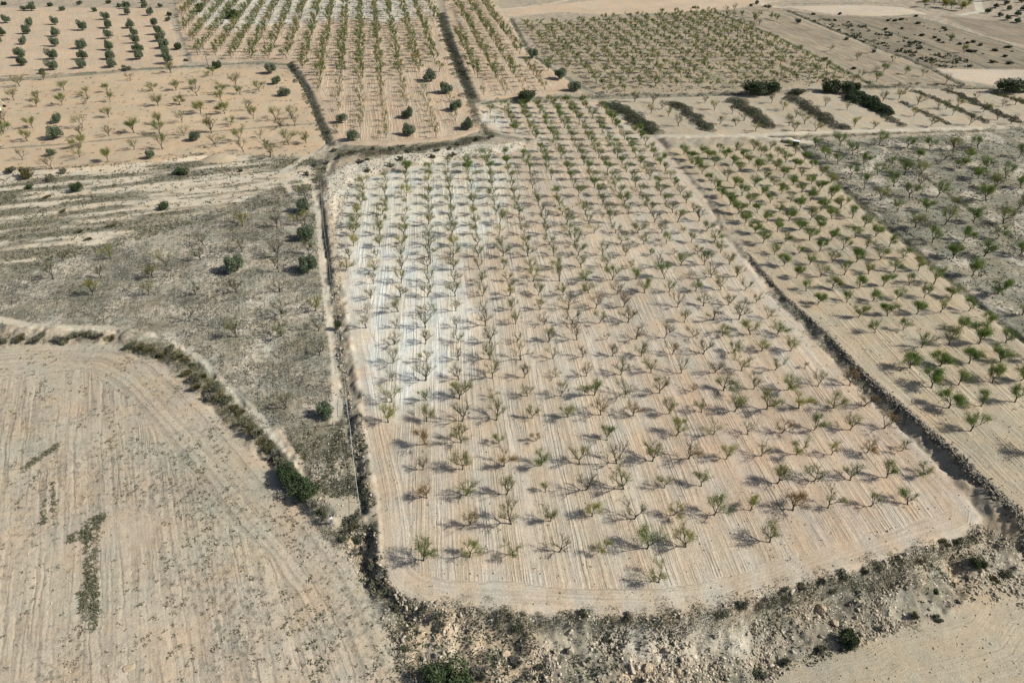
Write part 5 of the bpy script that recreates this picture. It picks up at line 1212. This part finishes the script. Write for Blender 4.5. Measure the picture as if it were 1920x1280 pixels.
# road-side block and stones by the road
x, y, z = place(1492, 271); r = thing('water_tank', 'white-topped dark block standing beside the road bend', 'tank', (float(x[0]), float(y[0]), float(z[0])), -.45)
mb = MB(); mb.box((0, 0, .55), (1.9, 1.2, 1.1), 0, .06); mb.build('tank_body', 'black', r)
mb = MB(); mb.box((0, 0, 1.16), (2.0, 1.3, .13), 0, .03); mb.build('lid', 'white', r)
x, y, z = place(1476, 268); r = thing('dark_pipe', 'dark grey pipe section lying left of the white-topped block', 'pipe', (float(x[0]), float(y[0]), float(z[0])), -.35)
mb = MB(); mb.tube([(-1.7, 0, .5), (-1.68, 0, .5), (1.6, 0, .45), (1.62, 0, .45)], [.46, .5, .5, .46], 12); mb.build('pipe_body', 'rock_dark', r)
mb = MB(); mb.tube([(-1.72, 0, .5), (-1.69, 0, .5)], [.4, .4], 12); mb.build('pipe_mouth', 'black', r)

# ------------------------------------------------------------------ cream digger cut by the left edge
x, y, z = place(2, 214); r = thing('digger', 'cream excavator mostly cut off by the left edge', 'excavator', (float(x[0])-2.1, float(y[0]), float(z[0])), .1)
for s_ in (-1, 1):
    mb = MB(); mb.box((0, s_*1.05, .42), (3.4, .5, .8), 0, .18); mb.build('track', 'black', r)
mb = MB(); mb.box((0, 0, .9), (2.4, 1.5, .3), 0, .05); mb.build('undercarriage', 'black', r)
mb = MB(); mb.box((.35, 0, 1.55), (3.6, 2.4, 1.0), 0, .12); hb = mb.build('engine_cover', 'cream', r)
mb = MB(); mb.box((-.9, .5, 2.55), (1.3, 1.1, 1.2), 0, .08); cb = mb.build('cab', 'glass', r)
mb = MB(); mb.box((-.9, .5, 3.2), (1.45, 1.25, .12), 0, .03); mb.build('cab_roof', 'cream', cb)
mb = MB(); mb.tube([(.2, -.3, 1.9), (.9, .8, 3.6), (1.5, 3.2, 4.3)], [.26, .24, .18], 4); mb.build('boom', 'cream', r)
mb = MB(); mb.tube([(1.5, 3.2, 4.3), (1.75, 4.3, 2.4), (1.7, 4.4, 1.9)], [.18, .15, .12], 4); mb.build('dipper_arm', 'cream', r)
mb = MB(); mb.box((1.7, 4.2, 1.5), (.9, .7, .7), 0, .1); mb.build('bucket', 'black', r)

# ------------------------------------------------------------------ the person
def skin_mesh(verts, edges, radii, name, material, parent, root=0, sub=2):
    me = bpy.data.meshes.new(name+'_base'); me.from_pydata([tuple(v) for v in verts], edges, []); me.update()
    ob = bpy.data.objects.new('tmp', me); C.objects.link(ob)
    ob.modifiers.new('s', 'SKIN'); sm = ob.modifiers.new('u', 'SUBSURF'); sm.levels = sub; sm.render_levels = sub
    for v, rr in zip(me.skin_vertices[0].data, radii): v.radius = (rr, rr) if not hasattr(rr, '__len__') else rr
    me.skin_vertices[0].data[root].use_root = True
    dg = bpy.context.evaluated_depsgraph_get(); dg.update()
    nm = bpy.data.meshes.new_from_object(ob.evaluated_get(dg)); bpy.data.objects.remove(ob)
    nm.name = name; nm.materials.clear(); nm.materials.append(M[material])
    nm.polygons.foreach_set('use_smooth', np.ones(len(nm.polygons), bool))
    return add(name, nm, parent)
x, y, z = place(622, 981)
p = thing('person', 'person in white shirt, blue-grey trousers and dark cap, looking down at a controller', 'person', (float(x[0]), float(y[0]), float(z[0])), -2.6)
# faces +y before the turn; joints: pelvis, belly, chest, neck, head ...
V = [(0, 0, .95), (0, .0, 1.10), (0, .01, 1.30), (0, .0, 1.42), (0, .01, 1.50), (0, .03, 1.60), (0, .03, 1.70),
     (-.17, .0, 1.38), (-.21, .02, 1.12), (-.10, .24, 1.10), (-.05, .30, 1.12),
     (.17, .0, 1.38), (.21, .02, 1.12), (.10, .24, 1.10), (.05, .30, 1.12),
     (-.09, 0, .88), (-.11, .02, .50), (-.12, -.02, .09), (-.13, .12, .04),
     (.09, 0, .88), (.12, .05, .50), (.14, .02, .09), (.16, .16, .04)]
Eg = [(0, 1), (1, 2), (2, 3), (3, 4), (4, 5), (5, 6), (2, 7), (7, 8), (8, 9), (9, 10), (2, 11), (11, 12), (12, 13), (13, 14), (0, 15), (15, 16), (16, 17), (17, 18), (0, 19), (19, 20), (20, 21), (21, 22)]
Rd = [(.14, .10), (.12, .09), (.15, .10), .07, .055, (.075, .095), (.07, .085), .05, .04, .028, .022, .05, .04, .028, .022, .085, .058, .04, .03, .085, .058, .04, .03]
body = skin_mesh(V, Eg, Rd, 'body', 'skin', p)
Vs = [(0, 0, .90), (0, .0, 1.10), (0, .01, 1.30), (0, 0, 1.42), (-.17, .0, 1.38), (-.215, .02, 1.13), (-.17, .14, 1.11), (.17, .0, 1.38), (.215, .02, 1.13), (.17, .14, 1.11)]
skin_mesh(Vs, [(0, 1), (1, 2), (2, 3), (2, 4), (4, 5), (5, 6), (2, 7), (7, 8), (8, 9)], [(.17, .13), (.145, .115), (.175, .13), .08, .07, .06, .05, .07, .06, .05], 'shirt', 'shirt', p)
skin_mesh([(0, 0, .93), (-.09, 0, .86), (-.11, .02, .50), (-.12, -.02, .10), (.09, 0, .86), (.12, .05, .50), (.14, .02, .10)], [(0, 1), (1, 2), (2, 3), (0, 4), (4, 5), (5, 6)], [(.15, .12), .11, .08, .065, .11, .08, .065], 'trousers', 'jeans', p)
for s_ in (-1, 1):    # hands with five fingers closed on the controller
    bx, by, bz = s_*.05, .30, 1.12
    HV = [(bx, by, bz), (bx*.9, by+.045, bz)]; HE = [(0, 1)]; HR = [.026, .030]
    for f in range(4):
        fx = bx+s_*(-.024+.016*f); L_ = (.052, .060, .056, .044)[f]; b0 = len(HV)
        HV += [(fx, by+.065, bz+.002), (fx-s_*.006, by+.065+L_*.6, bz-.012), (fx-s_*.012, by+.065+L_*.75, bz-.035)]; HE += [(1, b0), (b0, b0+1), (b0+1, b0+2)]; HR += [.010, .009, .008]
    b0 = len(HV); HV += [(bx-s_*.030, by+.02, bz+.012), (bx-s_*.045, by+.055, bz+.018)]; HE += [(0, b0), (b0, b0+1)]; HR += [.011, .009]
    skin_mesh(HV, HE, HR, 'hand', 'skin', p, 0, 1)
mb = MB(); mb.box((0, .40, 1.115), (.17, .10, .035), 0, .012); mb.build('controller', 'black', p)
for s_ in (-1, 1):
    mb = MB(); mb.box((s_*.135, .06, .045), (.10, .29, .09), -s_*.1, .03); mb.build('shoe', 'white', p)
# face and cap
mb = MB(); mb.tube([(0, .125, 1.655), (0, .15, 1.63), (0, .125, 1.615)], [.008, .018, .012], 6); mb.build('nose', 'skin', p)
for s_ in (-1, 1):
    mb = MB(); mb.tube([(s_*.033, .105, 1.662), (s_*.033, .119, 1.662)], [.013, .009], 6); mb.build('eye', 'black', p)
    mb = MB(); mb.tube([(s_*.078, .03, 1.66), (s_*.092, .02, 1.655)], [.028, .02], 6); mb.build('ear', 'skin', p)
mb = MB(); mb.tube([(-.022, .113, 1.585), (0, .119, 1.583), (.022, .113, 1.585)], [.005, .007, .005], 5); mb.build('mouth', 'black', p)
mb = MB(); n_ = 14
rings = [(0, .108, .13), (.04, .105, .125), (.08, .085, .10), (.105, .045, .055), (.112, .004, .004)]
for (h_, rx_, ry_) in rings:
    for j in range(n_): mb.v.append((rx_*math.cos(j*2*math.pi/n_), .03+ry_*math.sin(j*2*math.pi/n_), 1.695+h_-.02))
for k in range(4):
    for j in range(n_): mb.f.append((k*n_+j, k*n_+(j+1) % n_, (k+1)*n_+(j+1) % n_, (k+1)*n_+j))
b0 = len(mb.v)
for j in range(9):
    a_ = math.pi*(j/8); mb.v += [(.10*math.cos(a_), .03+.12*math.sin(a_), 1.685), (.085*math.cos(a_), .06+.20*math.sin(a_), 1.668)]
for j in range(8): mb.f.append((b0+2*j, b0+2*j+1, b0+2*j+3, b0+2*j+2))
mb.build('cap', 'cap', p, True)
mb = MB(); mb.tube([(-.10, -.16, 1.05), (-.05, -.19, 1.2), (.08, -.18, 1.32)], [.06, .09, .06], 8); mb.build('shoulder_bag', 'jeans', p)
# wooden walking stick leaning by the person
x, y, z = place(611, 976); mb = MB(); mb.tube([(-.35, -.35, .02), (0, 0, .5), (.35, .3, 1.0)], [.02, .022, .02], 6)
tag(mb.build('stake', 'wood', loc=(float(x[0]), float(y[0]), float(z[0]))), 'thin slanting stake left of the person', 'stake')
